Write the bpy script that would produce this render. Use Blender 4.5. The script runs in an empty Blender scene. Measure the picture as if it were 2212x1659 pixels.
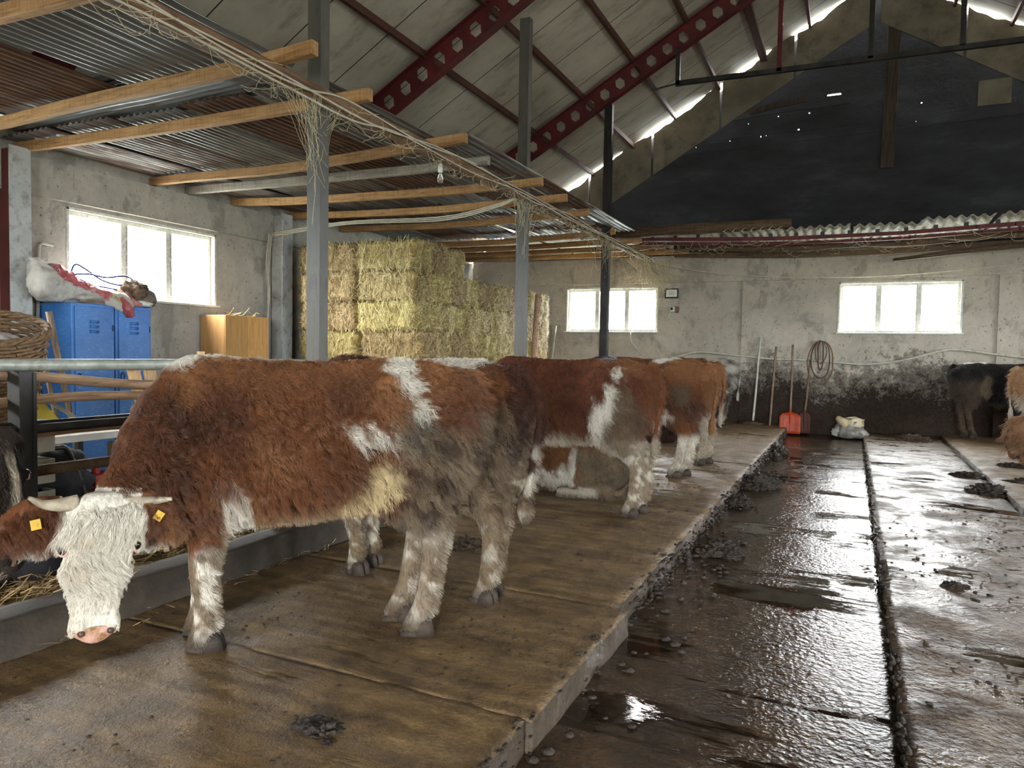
import bpy, bmesh, math, random
from math import sin, cos, pi, radians, sqrt, atan2
from mathutils import Vector, Matrix, noise
from mathutils.geometry import tessellate_polygon
random.seed(7)
SC = bpy.context.scene
COL = SC.collection
V = Vector

# ------------------------------------------------------------------ helpers
class MB:
    """collects shapes, builds ONE mesh object"""
    def __init__(s): s.v = []; s.f = []; s.mi = []; s.cur = 0
    def add(s, vs, fs):
        b = len(s.v); s.v += [V(p) for p in vs]
        s.f += [tuple(b + i for i in q) for q in fs]; s.mi += [s.cur] * len(fs)
        return s
    def box(s, lo, hi, bev=0.0, M=None):
        bm = bmesh.new(); bmesh.ops.create_cube(bm, size=1)
        c = [(lo[i] + hi[i]) / 2 for i in range(3)]; d = [hi[i] - lo[i] for i in range(3)]
        for v in bm.verts: v.co = V((v.co[i] * d[i] for i in range(3)))
        if bev > 0:
            bmesh.ops.bevel(bm, geom=bm.edges[:], offset=min(bev, min(abs(x) for x in d) * .45), segments=2, affect='EDGES', profile=.6)
        bm.verts.index_update()
        T = Matrix.Translation(c) if M is None else Matrix.Translation(c) @ M
        s.add([T @ v.co for v in bm.verts], [[v.index for v in f.verts] for f in bm.faces]); bm.free(); return s
    def beam(s, a, b, w, h, up=(0, 0, 1), bev=0.0, sag=0, n=1, wob=0, seed=0):
        """square bar from a to b, w sideways, h along up"""
        a, b, up = V(a), V(b), V(up); t = (b - a).normalized(); side = t.cross(up).normalized(); u = side.cross(t)
        rings = []
        for i in range(n + 1):
            k = i / n; c = a.lerp(b, k) - u * (sag * 4 * k * (1 - k))
            if wob: c += (side * noise.noise(V((k * 3, seed, 1))) + u * noise.noise(V((k * 3, seed, 9)))) * wob
            q = min(bev, w * .4, h * .4)
            pts = [(-w/2+q, -h/2), (w/2-q, -h/2), (w/2, -h/2+q), (w/2, h/2-q), (w/2-q, h/2), (-w/2+q, h/2), (-w/2, h/2-q), (-w/2, -h/2+q)] if q > 0 else [(-w/2, -h/2), (w/2, -h/2), (w/2, h/2), (-w/2, h/2)]
            rings.append([c + side * x + u * y for x, y in pts])
        m = len(rings[0]); vs = [p for r in rings for p in r]; fs = []
        for i in range(n):
            for j in range(m):
                k = (j + 1) % m; fs.append((i*m+j, i*m+k, (i+1)*m+k, (i+1)*m+j))
        fs.append(tuple(range(m - 1, -1, -1))); fs.append(tuple(n*m + j for j in range(m)))
        return s.add(vs, fs)
    def tube(s, pts, r, seg=8, cap=True, ry=None, ref=(0.01, 0.02, 1)):
        pts = [V(p) for p in pts]; n = len(pts)
        rs = r if isinstance(r, (list, tuple)) else [r] * n
        vs = []; prev = None
        for i, p in enumerate(pts):
            t = (pts[min(i+1, n-1)] - pts[max(i-1, 0)]).normalized()
            if prev is None:
                x = t.cross(V(ref))
                if x.length < 1e-4: x = t.cross(V((1, 0, 0)))
            else: x = prev - t * prev.dot(t)
            x.normalize(); prev = x; y = t.cross(x)
            for j in range(seg):
                a = 2*pi*j/seg; vs.append(p + x * (rs[i] * cos(a)) + y * ((ry[i] if ry else rs[i]) * sin(a)))
        fs = []
        for i in range(n - 1):
            for j in range(seg):
                k = (j+1) % seg; fs.append((i*seg+j, i*seg+k, (i+1)*seg+k, (i+1)*seg+j))
        if cap: fs.append(tuple(range(seg-1, -1, -1))); fs.append(tuple((n-1)*seg+j for j in range(seg)))
        return s.add(vs, fs)
    def lathe(s, prof, c=(0, 0, 0), seg=24, sx=1, sy=1):
        c = V(c); vs = []; fs = []
        for (r, z) in prof:
            for j in range(seg): a = 2*pi*j/seg; vs.append(c + V((r*cos(a)*sx, r*sin(a)*sy, z)))
        for i in range(len(prof) - 1):
            for j in range(seg): k = (j+1) % seg; fs.append((i*seg+j, i*seg+k, (i+1)*seg+k, (i+1)*seg+j))
        return s.add(vs, fs)
    def blob(s, c, r, sub=3, amp=.25, fr=2.0, seed=0, flat=None, ridge=False):
        bm = bmesh.new(); bmesh.ops.create_icosphere(bm, subdivisions=sub, radius=1)
        c = V(c); r = V(r) if not isinstance(r, (int, float)) else V((r, r, r)); vs = []
        for v in bm.verts:
            d = v.co.normalized(); q = d * fr + V((seed * 3.7, seed * 1.3, seed * .7))
            k = 1 + amp * (noise.noise(q) + .5 * noise.noise(q * 2.3) + .3 * noise.noise(q * 5))
            if ridge: k += amp * .5 * abs(noise.noise(q * 3.1))
            p = V((d.x*r.x*k, d.y*r.y*k, d.z*r.z*k))
            if flat is not None: p.z = max(p.z, flat)
            vs.append(c + p)
        bm.verts.index_update()
        s.add(vs, [[v.index for v in f.verts] for f in bm.faces]); bm.free(); return s
    def slab(s, outer, holes, to3, w0, w1):
        """flat polygon with holes, given thickness"""
        loops = [outer] + list(holes); flat = [p for l in loops for p in l]; n = len(flat)
        tri = tessellate_polygon([[V((u, v, 0)) for u, v in l] for l in loops])
        vs = [to3(u, v, w0) for u, v in flat] + [to3(u, v, w1) for u, v in flat]
        fs = [tuple(t) for t in tri] + [tuple(n + i for i in reversed(t)) for t in tri]
        b = 0
        for l in loops:
            m = len(l)
            for i in range(m): j = (i+1) % m; fs.append((b+i, b+j, n+b+j, n+b+i))
            b += m
        return s.add(vs, fs)
    def build(s, name, mat, parent=None, smooth=False, loc=None, auto=None):
        me = bpy.data.meshes.new(name)
        if loc is None:
            lo = [min(v[i] for v in s.v) for i in range(3)]; hi = [max(v[i] for v in s.v) for i in range(3)]
            loc = V(((lo[0]+hi[0])/2, (lo[1]+hi[1])/2, lo[2]))
        loc = V(loc)
        me.from_pydata([v - loc for v in s.v], [], s.f)
        mats = mat if isinstance(mat, (list, tuple)) else [mat]
        for m in mats: me.materials.append(m)
        for p, k in zip(me.polygons, s.mi): p.material_index = k; p.use_smooth = smooth
        bm = bmesh.new(); bm.from_mesh(me); bmesh.ops.recalc_face_normals(bm, faces=bm.faces[:]); bm.to_mesh(me); bm.free()
        me.update()
        o = bpy.data.objects.new(name, me); COL.objects.link(o)
        if parent is not None:
            o.parent = parent; w = V((0, 0, 0)); q = parent
            while q is not None: w += q.location; q = q.parent
            o.location = loc - w
        else: o.location = loc
        if auto: 
            for p in me.polygons: p.use_smooth = True
            me.set_sharp_from_angle(angle=radians(auto))
        return o

def lettering(name, body, size, mat, parent, at, rot):
    """flat letters as a mesh part"""
    cu = bpy.data.curves.new(name, 'FONT'); cu.body = body; cu.size = size; cu.extrude = .0006; cu.align_x = 'CENTER'; cu.align_y = 'CENTER'
    tx = bpy.data.objects.new('raw', cu); COL.objects.link(tx); dg = bpy.context.evaluated_depsgraph_get()
    me = bpy.data.meshes.new_from_object(tx.evaluated_get(dg)); bpy.data.objects.remove(tx); bpy.data.curves.remove(cu)
    me.materials.clear(); me.materials.append(mat); o = bpy.data.objects.new(name, me); COL.objects.link(o)
    o.parent = parent; o.location = V(at) - parent.location; o.rotation_euler = rot; return o
def tag(o, label=None, cat=None, group=None, kind=None):
    if label: o['label'] = label
    if cat: o['category'] = cat
    if group: o['group'] = group
    if kind: o['kind'] = kind
    return o
def empty(name, loc, label, cat, group=None):
    o = bpy.data.objects.new(name, None); COL.objects.link(o); o.location = loc; o.empty_display_size = .1
    return tag(o, label, cat, group)
def struct(o): o['kind'] = 'structure'; return o
def copy_tree(o, parent=None):
    c = o.copy(); COL.objects.link(c); c.parent = parent
    for ch in list(o.children): copy_tree(ch, c)
    return c
def spline(pts, n=8):
    pts = [V(p) for p in pts]; out = []
    P = [pts[0]*2 - pts[1]] + pts + [pts[-1]*2 - pts[-2]]
    for i in range(1, len(P) - 2):
        a, b, c, d = P[i-1], P[i], P[i+1], P[i+2]
        for k in range(n):
            t = k / n
            out.append(.5 * ((2*b) + (c-a)*t + (2*a-5*b+4*c-d)*t*t + (3*b-a-3*c+d)*t**3))
    out.append(pts[-1]); return out
def lerp(a, b, t): return a + (b - a) * t
def sstep(a, b, x):
    t = max(0, min(1, (x - a) / (b - a))); return t * t * (3 - 2 * t)
def lin(h):
    """sRGB hex -> linear rgba"""
    c = [int(h[i:i+2], 16) / 255 for i in (0, 2, 4)]
    return tuple((x / 12.92 if x <= .04045 else ((x + .055) / 1.055) ** 2.4) for x in c) + (1,)

# ------------------------------------------------------------------ node material kit
class NT:
    def __init__(s, name):
        s.m = bpy.data.materials.new(name); s.m.use_nodes = True; s.t = s.m.node_tree; s.t.nodes.clear()
        s.out = s.t.nodes.new('ShaderNodeOutputMaterial'); s.b = s.t.nodes.new('ShaderNodeBsdfPrincipled')
        s.t.links.new(s.b.outputs[0], s.out.inputs[0]); s.tc = s.t.nodes.new('ShaderNodeTexCoord'); s._geo = None
    def n(s, ty, **kw):
        nd = s.t.nodes.new(ty)
        for k, v in kw.items(): setattr(nd, k, v)
        return nd
    def L(s, a, b): s.t.links.new(a, b)
    def put(s, sock, v):
        if hasattr(v, 'is_linked') or isinstance(v, bpy.types.NodeSocket): s.L(v, sock)
        else: sock.default_value = v
    @property
    def pos(s):
        if not s._geo: s._geo = s.n('ShaderNodeNewGeometry')
        return s._geo.outputs['Position']
    @property
    def obj(s): return s.tc.outputs['Object']
    def mapv(s, vec, scale=(1, 1, 1), rot=(0, 0, 0), loc=(0, 0, 0)):
        m = s.n('ShaderNodeMapping'); s.L(vec, m.inputs[0]); m.inputs['Scale'].default_value = scale
        m.inputs['Rotation'].default_value = rot; m.inputs['Location'].default_value = loc; return m.outputs[0]
    def noise(s, vec, scale, detail=4, rough=.55, dist=0):
        k = s.n('ShaderNodeTexNoise'); s.L(vec, k.inputs['Vector']); k.inputs['Scale'].default_value = scale
        k.inputs['Detail'].default_value = detail; k.inputs['Roughness'].default_value = rough; k.inputs['Distortion'].default_value = dist
        return k.outputs[0]
    def vor(s, vec, scale, feature='F1', rnd=1):
        k = s.n('ShaderNodeTexVoronoi', feature=feature); s.L(vec, k.inputs['Vector']); k.inputs['Scale'].default_value = scale
        k.inputs['Randomness'].default_value = rnd; return k.outputs[0]
    def ramp(s, v, stops, mode='LINEAR'):
        r = s.n('ShaderNodeValToRGB'); s.L(v, r.inputs[0]); e = r.color_ramp.elements; r.color_ramp.interpolation = mode
        while len(e) < len(stops): e.new(.5)
        for q, (p, c) in zip(e, stops):
            q.position = p; q.color = c if isinstance(c, tuple) else (c, c, c, 1)
        return r.outputs[0]
    def mix(s, f, a, b, bl='MIX'):
        m = s.n('ShaderNodeMix', data_type='RGBA', blend_type=bl); s.put(m.inputs[0], f)
        s.put(m.inputs[6], a); s.put(m.inputs[7], b); return m.outputs[2]
    def math(s, op, a, b=0.0, c=None, clamp=False):
        m = s.n('ShaderNodeMath', operation=op, use_clamp=clamp); s.put(m.inputs[0], a); s.put(m.inputs[1], b)
        if c is not None: s.put(m.inputs[2], c)
        return m.outputs[0]
    def sep(s, v):
        k = s.n('ShaderNodeSeparateXYZ'); s.L(v, k.inputs[0]); return k.outputs
    def bump(s, h, strength=.3, dist=.02, prev=None):
        b = s.n('ShaderNodeBump'); b.inputs['Strength'].default_value = strength; b.inputs['Distance'].default_value = dist
        s.L(h, b.inputs['Height'])
        if prev is not None: s.L(prev, b.inputs['Normal'])
        return b.outputs[0]
    def rnd(s):
        return s.n('ShaderNodeObjectInfo').outputs['Random']
    def fin(s, color=None, rough=None, normal=None, metal=None, spec=None):
        if color is not None: s.put(s.b.inputs['Base Color'], color)
        if rough is not None: s.put(s.b.inputs['Roughness'], rough)
        if normal is not None: s.L(normal, s.b.inputs['Normal'])
        if metal is not None: s.put(s.b.inputs['Metallic'], metal)
        if spec is not None: s.b.inputs['Specular IOR Level'].default_value = spec
        return s.m

def simple(name, c1, c2=None, scale=6, rough=.7, bump=.15, metal=0, stretch=(1, 1, 1), lo=.35, hi=.65, bscale=None, space='obj', dirt=None, dscale=3, damt=.6, rough2=None, rndc=0, spec=None):
    t = NT(name); vec = t.mapv(t.obj if space == 'obj' else t.pos, stretch)
    nz = t.noise(vec, scale, 6, .6)
    col = t.ramp(nz, [(lo, lin(c1)), (hi, lin(c2 or c1))])
    if dirt:
        dm = t.ramp(t.noise(vec, dscale, 8, .7), [(.5, 0.0), (.68, damt)]); col = t.mix(dm, col, lin(dirt))
    if rndc:
        k = t.math('MULTIPLY_ADD', t.rnd(), rndc, 1 - rndc / 2)
        h = t.n('ShaderNodeHueSaturation'); t.L(col, h.inputs['Color']); t.L(k, h.inputs['Value']); col = h.outputs[0]
    nrm = t.bump(t.noise(vec, bscale or scale * 5, 5, .6), bump, .01) if bump else None
    r = rough
    if rough2 is not None: r = t.math('MULTIPLY_ADD', nz, rough2 - rough, rough)
    return t.fin(col, r, nrm, metal, spec)
# ------------------------------------------------------------------ materials
def wood(name, c1, c2, dark, rough=.75, sc=3.0, ring=(1, 14, 14)):
    t = NT(name); v = t.mapv(t.obj, ring)
    g = t.noise(v, sc, 6, .65, .6)
    col = t.ramp(g, [(.3, lin(dark)), (.45, lin(c1)), (.7, lin(c2))])
    saw = t.noise(t.mapv(t.obj, (60, 4, 4)), 1.0, 3, .6)
    col = t.mix(t.ramp(saw, [(.52, 0.0), (.62, .45)]), col, lin(dark))
    k = t.math('MULTIPLY_ADD', t.rnd(), .35, .8); h = t.n('ShaderNodeHueSaturation'); t.L(col, h.inputs['Color']); t.L(k, h.inputs['Value'])
    return t.fin(h.outputs[0], rough, t.bump(saw, .25, .004, t.bump(g, .3, .006)))
def plaster(name, base, alt, stain, muck=False, spl=True):
    t = NT(name); p = t.pos
    big = t.noise(p, .8, 6, .6); fine = t.noise(p, 9, 8, .7)
    col = t.ramp(big, [(.35, lin(base)), (.65, lin(alt))])
    col = t.mix(t.ramp(fine, [(.35, .25), (.6, 0.0)]), col, lin(stain))
    patch = t.noise(t.mapv(p, (1, 1, .7)), 2.2, 9, .72, .4)
    col = t.mix(t.ramp(patch, [(.52, 0.0), (.6, .55)]), col, lin(stain))
    xyz = t.sep(p)
    if spl:
        sp = t.ramp(t.noise(p, 26, 3, .5), [(.66, 0.0), (.7, .75)]); col = t.mix(sp, col, lin('4a3d30'))
    rough = .9
    if muck:
        nz = t.noise(t.mapv(p, (1, 1, 1)), .9, 4, .55); spat = t.noise(p, 7, 10, .78); gr = t.noise(p, 38, 6, .72)
        h = t.math('ADD', xyz[2], t.math('MULTIPLY', t.math('SUBTRACT', nz, .5), -1.5))
        m = t.n('ShaderNodeMapRange'); t.L(h, m.inputs[0]); m.inputs[1].default_value = 1.5; m.inputs[2].default_value = .15
        m2 = t.n('ShaderNodeMapRange', interpolation_type='SMOOTHSTEP'); t.L(xyz[0], m2.inputs[0]); m2.inputs[1].default_value = -3.6; m2.inputs[2].default_value = -1.6
        mm = t.math('MULTIPLY', m.outputs[0], t.math('MULTIPLY_ADD', m2.outputs[0], .85, .15))
        mm = t.math('ADD', mm, t.math('MULTIPLY', t.math('SUBTRACT', spat, .5), 1.5)); mm = t.math('SUBTRACT', mm, t.math('MULTIPLY', t.math('SUBTRACT', gr, .5), .8))
        mm = t.ramp(mm, [(.22, 0.0), (.62, 1.0)])
        col = t.mix(mm, col, t.ramp(t.math('ADD', t.math('MULTIPLY', gr, .6), t.math('MULTIPLY', spat, .4)), [(.35, lin('1c1410')), (.6, lin('49382c'))]))
        nrm = t.bump(t.math('MULTIPLY', gr, mm), .9, .05, t.bump(fine, .25, .02))
    else: nrm = t.bump(fine, .35, .02, t.bump(patch, .2, .03))
    return t.fin(col, rough, nrm)

M = {}
M['plaster_left'] = plaster('plaster_left', '9f9a90', 'c2bcb0', '78736a')
M['plaster_back'] = plaster('plaster_back', 'aea496', 'c8beae', '887d70', muck=True)
M['plaster_side'] = plaster('plaster_side', '9a988c', 'b0aea4', '7d7868')
t = NT('gable_board'); p = t.pos
g = t.noise(t.mapv(p, (.5, 1, 1.4)), 1.3, 8, .66)
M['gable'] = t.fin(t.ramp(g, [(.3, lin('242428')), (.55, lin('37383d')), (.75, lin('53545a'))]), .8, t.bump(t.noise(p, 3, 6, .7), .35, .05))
# roof lining boards: seam every metre along the slope
t = NT('roof_panel'); p = t.pos; xyz = t.sep(p)
f = t.math('FRACT', t.math('MULTIPLY', xyz[1], 1 / 1.02)); seam = t.math('COMPARE', f, .5, .008)
g = t.noise(p, .9, 7, .62)
col = t.ramp(g, [(.3, lin('a1988a')), (.55, lin('c0b8a7')), (.75, lin('d0c8b8'))])
stn = t.ramp(t.noise(t.mapv(p, (1, 2.5, 1)), 1.4, 8, .7), [(.52, 0.0), (.7, .5)]); col = t.mix(stn, col, lin('4d453a'))
col = t.mix(seam, col, lin('1c1815'))
M['panel'] = t.fin(col, .75, t.bump(seam, -.5, .02, t.bump(g, .1, .03)))
M['strip'] = simple('gable_strip_board', '6f6656', '8a8170', 2.0, .8, .2, dirt='3e362b', dscale=2.5, space='pos')
M['red'] = simple('red_oxide_steel', '4d1519', '6b2122', 3, .62, .2, dirt='33201b', dscale=5, damt=.7)
M['rust'] = simple('rusty_purlin_steel', '4a2c22', '63392b', 4, .75, .25, dirt='2b221d', dscale=4)
M['steel'] = simple('weathered_steel_post', '55524d', '6f6b64', 5, .65, .12, metal=.15, stretch=(1, 1, .35), dirt='2e2f31', dscale=5, damt=.7)
M['darksteel'] = simple('dark_steel_post', '2b2a29', '45423f', 5, .45, .15, metal=.4, stretch=(1, 1, .4), dirt='1a1716', dscale=4)
M['galv'] = simple('galvanised_pipe', '8f9388', 'b5b8ac', 9, .45, .1, metal=.25, dirt='6b5f45', dscale=22, damt=.5)
M['whitepaint'] = simple('white_painted_column', 'a9aaa6', 'c0c1bd', 3, .6, .15, dirt='5e4636', dscale=7, damt=.75)
M['redweb'] = simple('red_column_web', '4f1d1b', '6d2d28', 3, .65, .15, dirt='35201c', dscale=6)
M['joist'] = wood('pine_joist', 'a97f50', 'c2986a', '775534')
M['joistgrey'] = wood('grey_weathered_joist', '8c8378', 'a59c90', '5a5048')
M['oldwood'] = wood('old_brown_beam', '7a5b42', '927258', '4b3526', ring=(14, 1, 14))
M['polewood'] = wood('peeled_pole_wood', 'a9876a', 'c6a582', '6c5240', ring=(14, 1.2, 14))
M['darkpole'] = wood('dark_log_wood', '57432f', '705840', '30241b')
M['handle'] = wood('grey_tool_handle', '806a57', 'a08a74', '4d4035', ring=(12, 12, 1))
M['paleboard'] = wood('pale_sawn_board', 'c2a177', 'd8bb90', '94744f', ring=(14, 14, 1))
# corrugated sheet, colour differs from sheet to sheet
t = NT('corrugated_zinc'); o = t.obj
st = t.noise(t.mapv(o, (9, .7, 1)), 1.6, 7, .65, .3); r = t.rnd()
zinc = t.ramp(t.noise(t.mapv(o, (14, .5, 1)), 2, 5, .6), [(.3, lin('6c6e6f')), (.6, lin('97999a')), (.8, lin('bfc0c0'))])
lev = t.math('MULTIPLY_ADD', r, .5, -.25)
rustm = t.ramp(t.math('ADD', st, lev), [(.44, 0.0), (.62, .95)])
rustc = t.ramp(t.noise(t.mapv(o, (20, 1.2, 1)), 2.5, 6, .7), [(.3, lin('3a271d')), (.55, lin('6b4a33')), (.8, lin('96704e'))])
M['zinc'] = t.fin(t.mix(rustm, zinc, rustc), t.ramp(rustm, [(0, .38), (1, .8)]), t.bump(st, .12, .01), t.ramp(rustm, [(0, .35), (1, .0)]))
M['fibro'] = simple('grey_white_fibre_cement', 'a9a496', 'd0ccbf', 4, .8, .2, dirt='6d6454', dscale=5, damt=.6)
M['pvcframe'] = simple('dusty_white_pvc', 'c9c7bb', 'dedcd2', 12, .5, .1, dirt='8d8470', dscale=25, damt=.6)
M['white'] = simple('white_plastic', 'd6d6d2', 'e4e4e0', 6, .45, 0)
M['hose'] = simple('white_water_hose', 'b4b09f', 'cfccbd', 9, .5, .05, dirt='857a62', dscale=12)
M['cable'] = simple('dusty_white_cable', 'c2b8a4', 'd8d0bf', 9, .75, .1)
M['web'] = simple('dusty_cobweb', 'b5a68a', 'cbbd9f', 20, .9, 0)
M['black'] = simple('black_plastic', '141417', '232327', 6, .5, .08)
M['blackcloth'] = simple('black_fabric', '16171c', '272931', 8, .85, .3)
t = NT('locker_blue'); g = t.noise(t.obj, 3, 6, .6); s1 = t.noise(t.mapv(t.obj, (6, 6, 30)), 3, 8, .75)
col = t.ramp(g, [(.3, lin('3069b4')), (.7, lin('4784cb'))]); col = t.mix(t.ramp(s1, [(.54, 0.0), (.66, .55)]), col, lin('9dbfe3'))
col = t.mix(t.ramp(t.noise(t.obj, 40, 4, .7), [(.66, 0.0), (.7, .8)]), col, lin('232c3c'))
M['blue'] = t.fin(col, .38, t.bump(s1, .1, .004))
M['bluedark'] = simple('locker_dark_slot', '10213f', '152a4f', 5, .6, 0)
M['beech'] = wood('beech_veneer', 'c3935a', 'd0a369', 'b28148', ring=(8, 8, 1), rough=.45)
M['wicker'] = simple('wicker_cane', '57402b', '8a6d4c', 30, .7, .5, stretch=(1, 1, 3))
M['sack'] = simple('woven_white_sack', 'b3aca2', 'd5d0c8', 6, .65, .5, dirt='7a6a5c', dscale=6, bscale=14)
M['sackred'] = simple('sack_red_print', 'a13f40', 'c4686a', 8, .65, .4, dirt='cfc4bb', dscale=9, damt=.6, bscale=14)
M['rag'] = simple('brown_rag', '4d3c2c', '85705a', 8, .9, .6, bscale=18)
M['yellow'] = simple('yellow_plastic', 'c4ae20', 'dcc935', 5, .5, .05)
M['orange'] = simple('worn_orange_shovel', 'a0320f', 'c04617', 9, .5, .2, dirt='5d3c2a', dscale=7, damt=.7)
M['redplastic'] = simple('red_plastic', '9f2a22', 'b53a30', 6, .5, .05)
M['greyboard'] = simple('grey_board', '8f8a7c', 'aaa597', 6, .7, .2, dirt='5f594c')
M['tagyellow'] = simple('yellow_ear_tag', 'a37f14', 'b8952a', 5, .45, 0)
M['horn'] = simple('pale_horn', '7a6e5c', 'b3a78f', 12, .5, .25, dirt='57493b', dscale=14, damt=.6)
M['hoof'] = simple('muddy_hoof', '1d1611', '3d3127', 9, .75, .5)
M['eye'] = simple('dark_wet_eye', '0a0809', '0e0b0c', 3, .08, 0)
M['pink'] = simple('pink_skin', 'c08d83', 'd7aaa0', 12, .5, .1)
t = NT('muzzle_skin'); g = t.noise(t.obj, 26, 5, .65)
M['muzzle'] = t.fin(t.ramp(g, [(.42, lin('b58f80')), (.52, lin('9f785f')), (.62, lin('70532f'))]), .4, t.bump(t.noise(t.obj, 130, 2, .5), .3, .003))
M['dung'] = simple('wet_dung', '17110c', '33271b', 14, .8, 1.0, bscale=60, rough2=.55)
M['soil'] = simple('dry_dung_crust', '2c2218', '57462f', 16, .85, 1.0, bscale=70)
# muddy concrete of the standing platforms (ribbed) and the wet alley
def mud(name, ribs, wet_lo, wet_hi, dark, mid, pale, film, damp, puddle=.04, bumpd=.008, near=None, lump=None):
    """damp: roughness range of the trodden mud; wet_lo..wet_hi: where standing water begins"""
    t = NT(name); p = t.pos; xyz = t.sep(p)
    big = t.noise(t.mapv(p, (.75, 1.25, 1)), 1.15, 5, .55, .3); med = t.noise(p, 4.5, 9, .68); fine = t.noise(p, 48, 5, .6); grit = t.noise(p, 130, 3, .6)
    streak = t.noise(t.mapv(p, (.55, 7, 1)), 1.7, 6, .62)
    col = t.ramp(t.math('ADD', t.math('MULTIPLY', med, .65), t.math('MULTIPLY', streak, .35)), [(.32, lin(dark)), (.5, lin(mid)), (.68, lin(pale))])
    col = t.mix(t.ramp(fine, [(.45, 0.0), (.7, .45)]), col, lin(dark))
    wet = t.math('ADD', t.math('MULTIPLY', big, .72), t.math('MULTIPLY', streak, .28))
    if near:
        m = t.n('ShaderNodeMapRange', interpolation_type='SMOOTHSTEP'); t.L(xyz[1], m.inputs[0]); m.inputs[1].default_value = near[0]; m.inputs[2].default_value = near[1]; m.inputs[3].default_value = near[2]; m.inputs[4].default_value = 0
    wetm = t.ramp(wet, [(wet_lo, 0.0), (wet_hi, 1.0)])
    col = t.mix(t.math('MULTIPLY', wetm, .85), col, lin(film))
    dr = t.ramp(t.noise(p, 2.6, 7, .66), [(.4, damp[0]), (.6, damp[1])])
    if near: dr = t.math('SUBTRACT', dr, m.outputs[0])
    rough = t.mix(wetm, dr, (puddle,) * 3 + (1,))
    h = t.math('ADD', t.math('MULTIPLY', fine, .6), t.math('MULTIPLY', med, 1.6)); h = t.math('ADD', h, t.math('MULTIPLY', grit, .35))
    if lump: h = t.math('ADD', t.math('MULTIPLY', t.noise(p, lump, 1.5, .5), 1.3), t.math('ADD', t.math('MULTIPLY', med, 1.5), t.math('MULTIPLY', t.noise(p, lump * 2.7, 1, .5), .45)))
    if ribs:
        w = t.math('SINE', t.math('ADD', t.math('MULTIPLY', xyz[1], 2 * pi / .11), t.math('MULTIPLY', med, 3.0)))
        h = t.math('ADD', h, t.math('MULTIPLY', w, .14)); col = t.mix(t.ramp(w, [(0, 0.0), (.1, 0.0), (1, .16)]), col, lin(dark))
    h = t.math('MULTIPLY', h, t.math('MULTIPLY_ADD', wetm, -.96, 1.0))
    nz = t.sep(t.n('ShaderNodeNewGeometry').outputs['True Normal'])[2]; col = t.mix(t.ramp(nz, [(.3, .8), (.75, 0.0)]), col, lin('2a2118'))     # caked edges
    return t.fin(col, rough, t.bump(h, 1.0, bumpd))
M['platform'] = mud('muddy_ribbed_concrete', True, .585, .64, '34281a', '6a5436', '8f774f', '4a3a19', (.42, .75), .07, .012, (1.5, 2.9, .26))
M['alley'] = mud('wet_alley_floor', False, .54, .56, '1c140e', '3b2d20', '57432f', '1a0f08', (.07, .22), .02, .0045, None, 30)
M['midslab'] = mud('wet_muddy_slab', False, .57, .60, '2a2017', '4f3e2b', '6f5a3e', '2a1e13', (.2, .7), .06, .005, None, 34)
M['feedfloor'] = simple('dusty_feed_floor', '5d5344', '7a6e5a', 4, .85, .4, space='pos', dirt='3c3327')
M['curb'] = simple('stained_concrete_curb', '2c251e', '463c31', 3.5, .75, .5, space='pos', dirt='2c241c', dscale=3, damt=.8)
t = NT('dusty_glass')
tr = t.n('ShaderNodeBsdfTransparent'); tr.inputs[0].default_value = (.95, .97, .98, 1)
gl = t.n('ShaderNodeBsdfGlossy'); gl.inputs['Roughness'].default_value = .05
mx = t.n('ShaderNodeMixShader'); mx.inputs[0].default_value = .06
t.L(tr.outputs[0], mx.inputs[1]); t.L(gl.outputs[0], mx.inputs[2]); t.L(mx.outputs[0], t.out.inputs[0]); t.t.nodes.remove(t.b)
M['glass'] = t.m
t = NT('bulb_glass'); t.fin((.9, .88, .8, 1), .05); t.b.inputs['Transmission Weight'].default_value = .9; M['bulb'] = t.m
t = NT('hay'); r = t.n('ShaderNodeAttribute', attribute_name='tone'); o = t.rnd()
c = t.ramp(r.outputs['Fac'], [(0, lin('5d4c26')), (.3, lin('a68d55')), (.7, lin('d0ba82')), (1, lin('ead9ac'))])
h = t.n('ShaderNodeHueSaturation'); t.L(c, h.inputs['Color']); t.L(t.math('MULTIPLY_ADD', o, .35, .82), h.inputs['Value']); t.L(t.math('MULTIPLY_ADD', o, .03, .485), h.inputs['Hue'])
M['hay'] = t.fin(h.outputs[0], .75)
M['haycore'] = simple('hay_core', '4b4122', '867845', 18, .9, .8, bscale=60)
M['gableplank'] = wood('dark_gable_plank', '3d3027', '524236', '261d17', ring=(14, 14, 1))
M['yellowprint'] = simple('yellow_print', 'b59a3a', 'c4aa4a', 6, .7, 0)
M['filmprint'] = simple('grey_film_print', '5a5a52', '66665e', 6, .7, 0)
# ------------------------------------------------------------------ the barn
XL, XR, YB, YF, XC = -8.3, 8.7, 15.3, -6.0, .2
RIDGE, SL = 8.45, .565                      # underside of the roof lining at the ridge, slope
def deck(x): return RIDGE - SL * abs(x - XC)
T3Y = lambda u, v, w: V((u, w, v))          # wall across the barn
T3X = lambda u, v, w: V((w, u, v))          # wall along the barn
def rect(u0, v0, u1, v1): return [(u0, v0), (u1, v0), (u1, v1), (u0, v1)]

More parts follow.
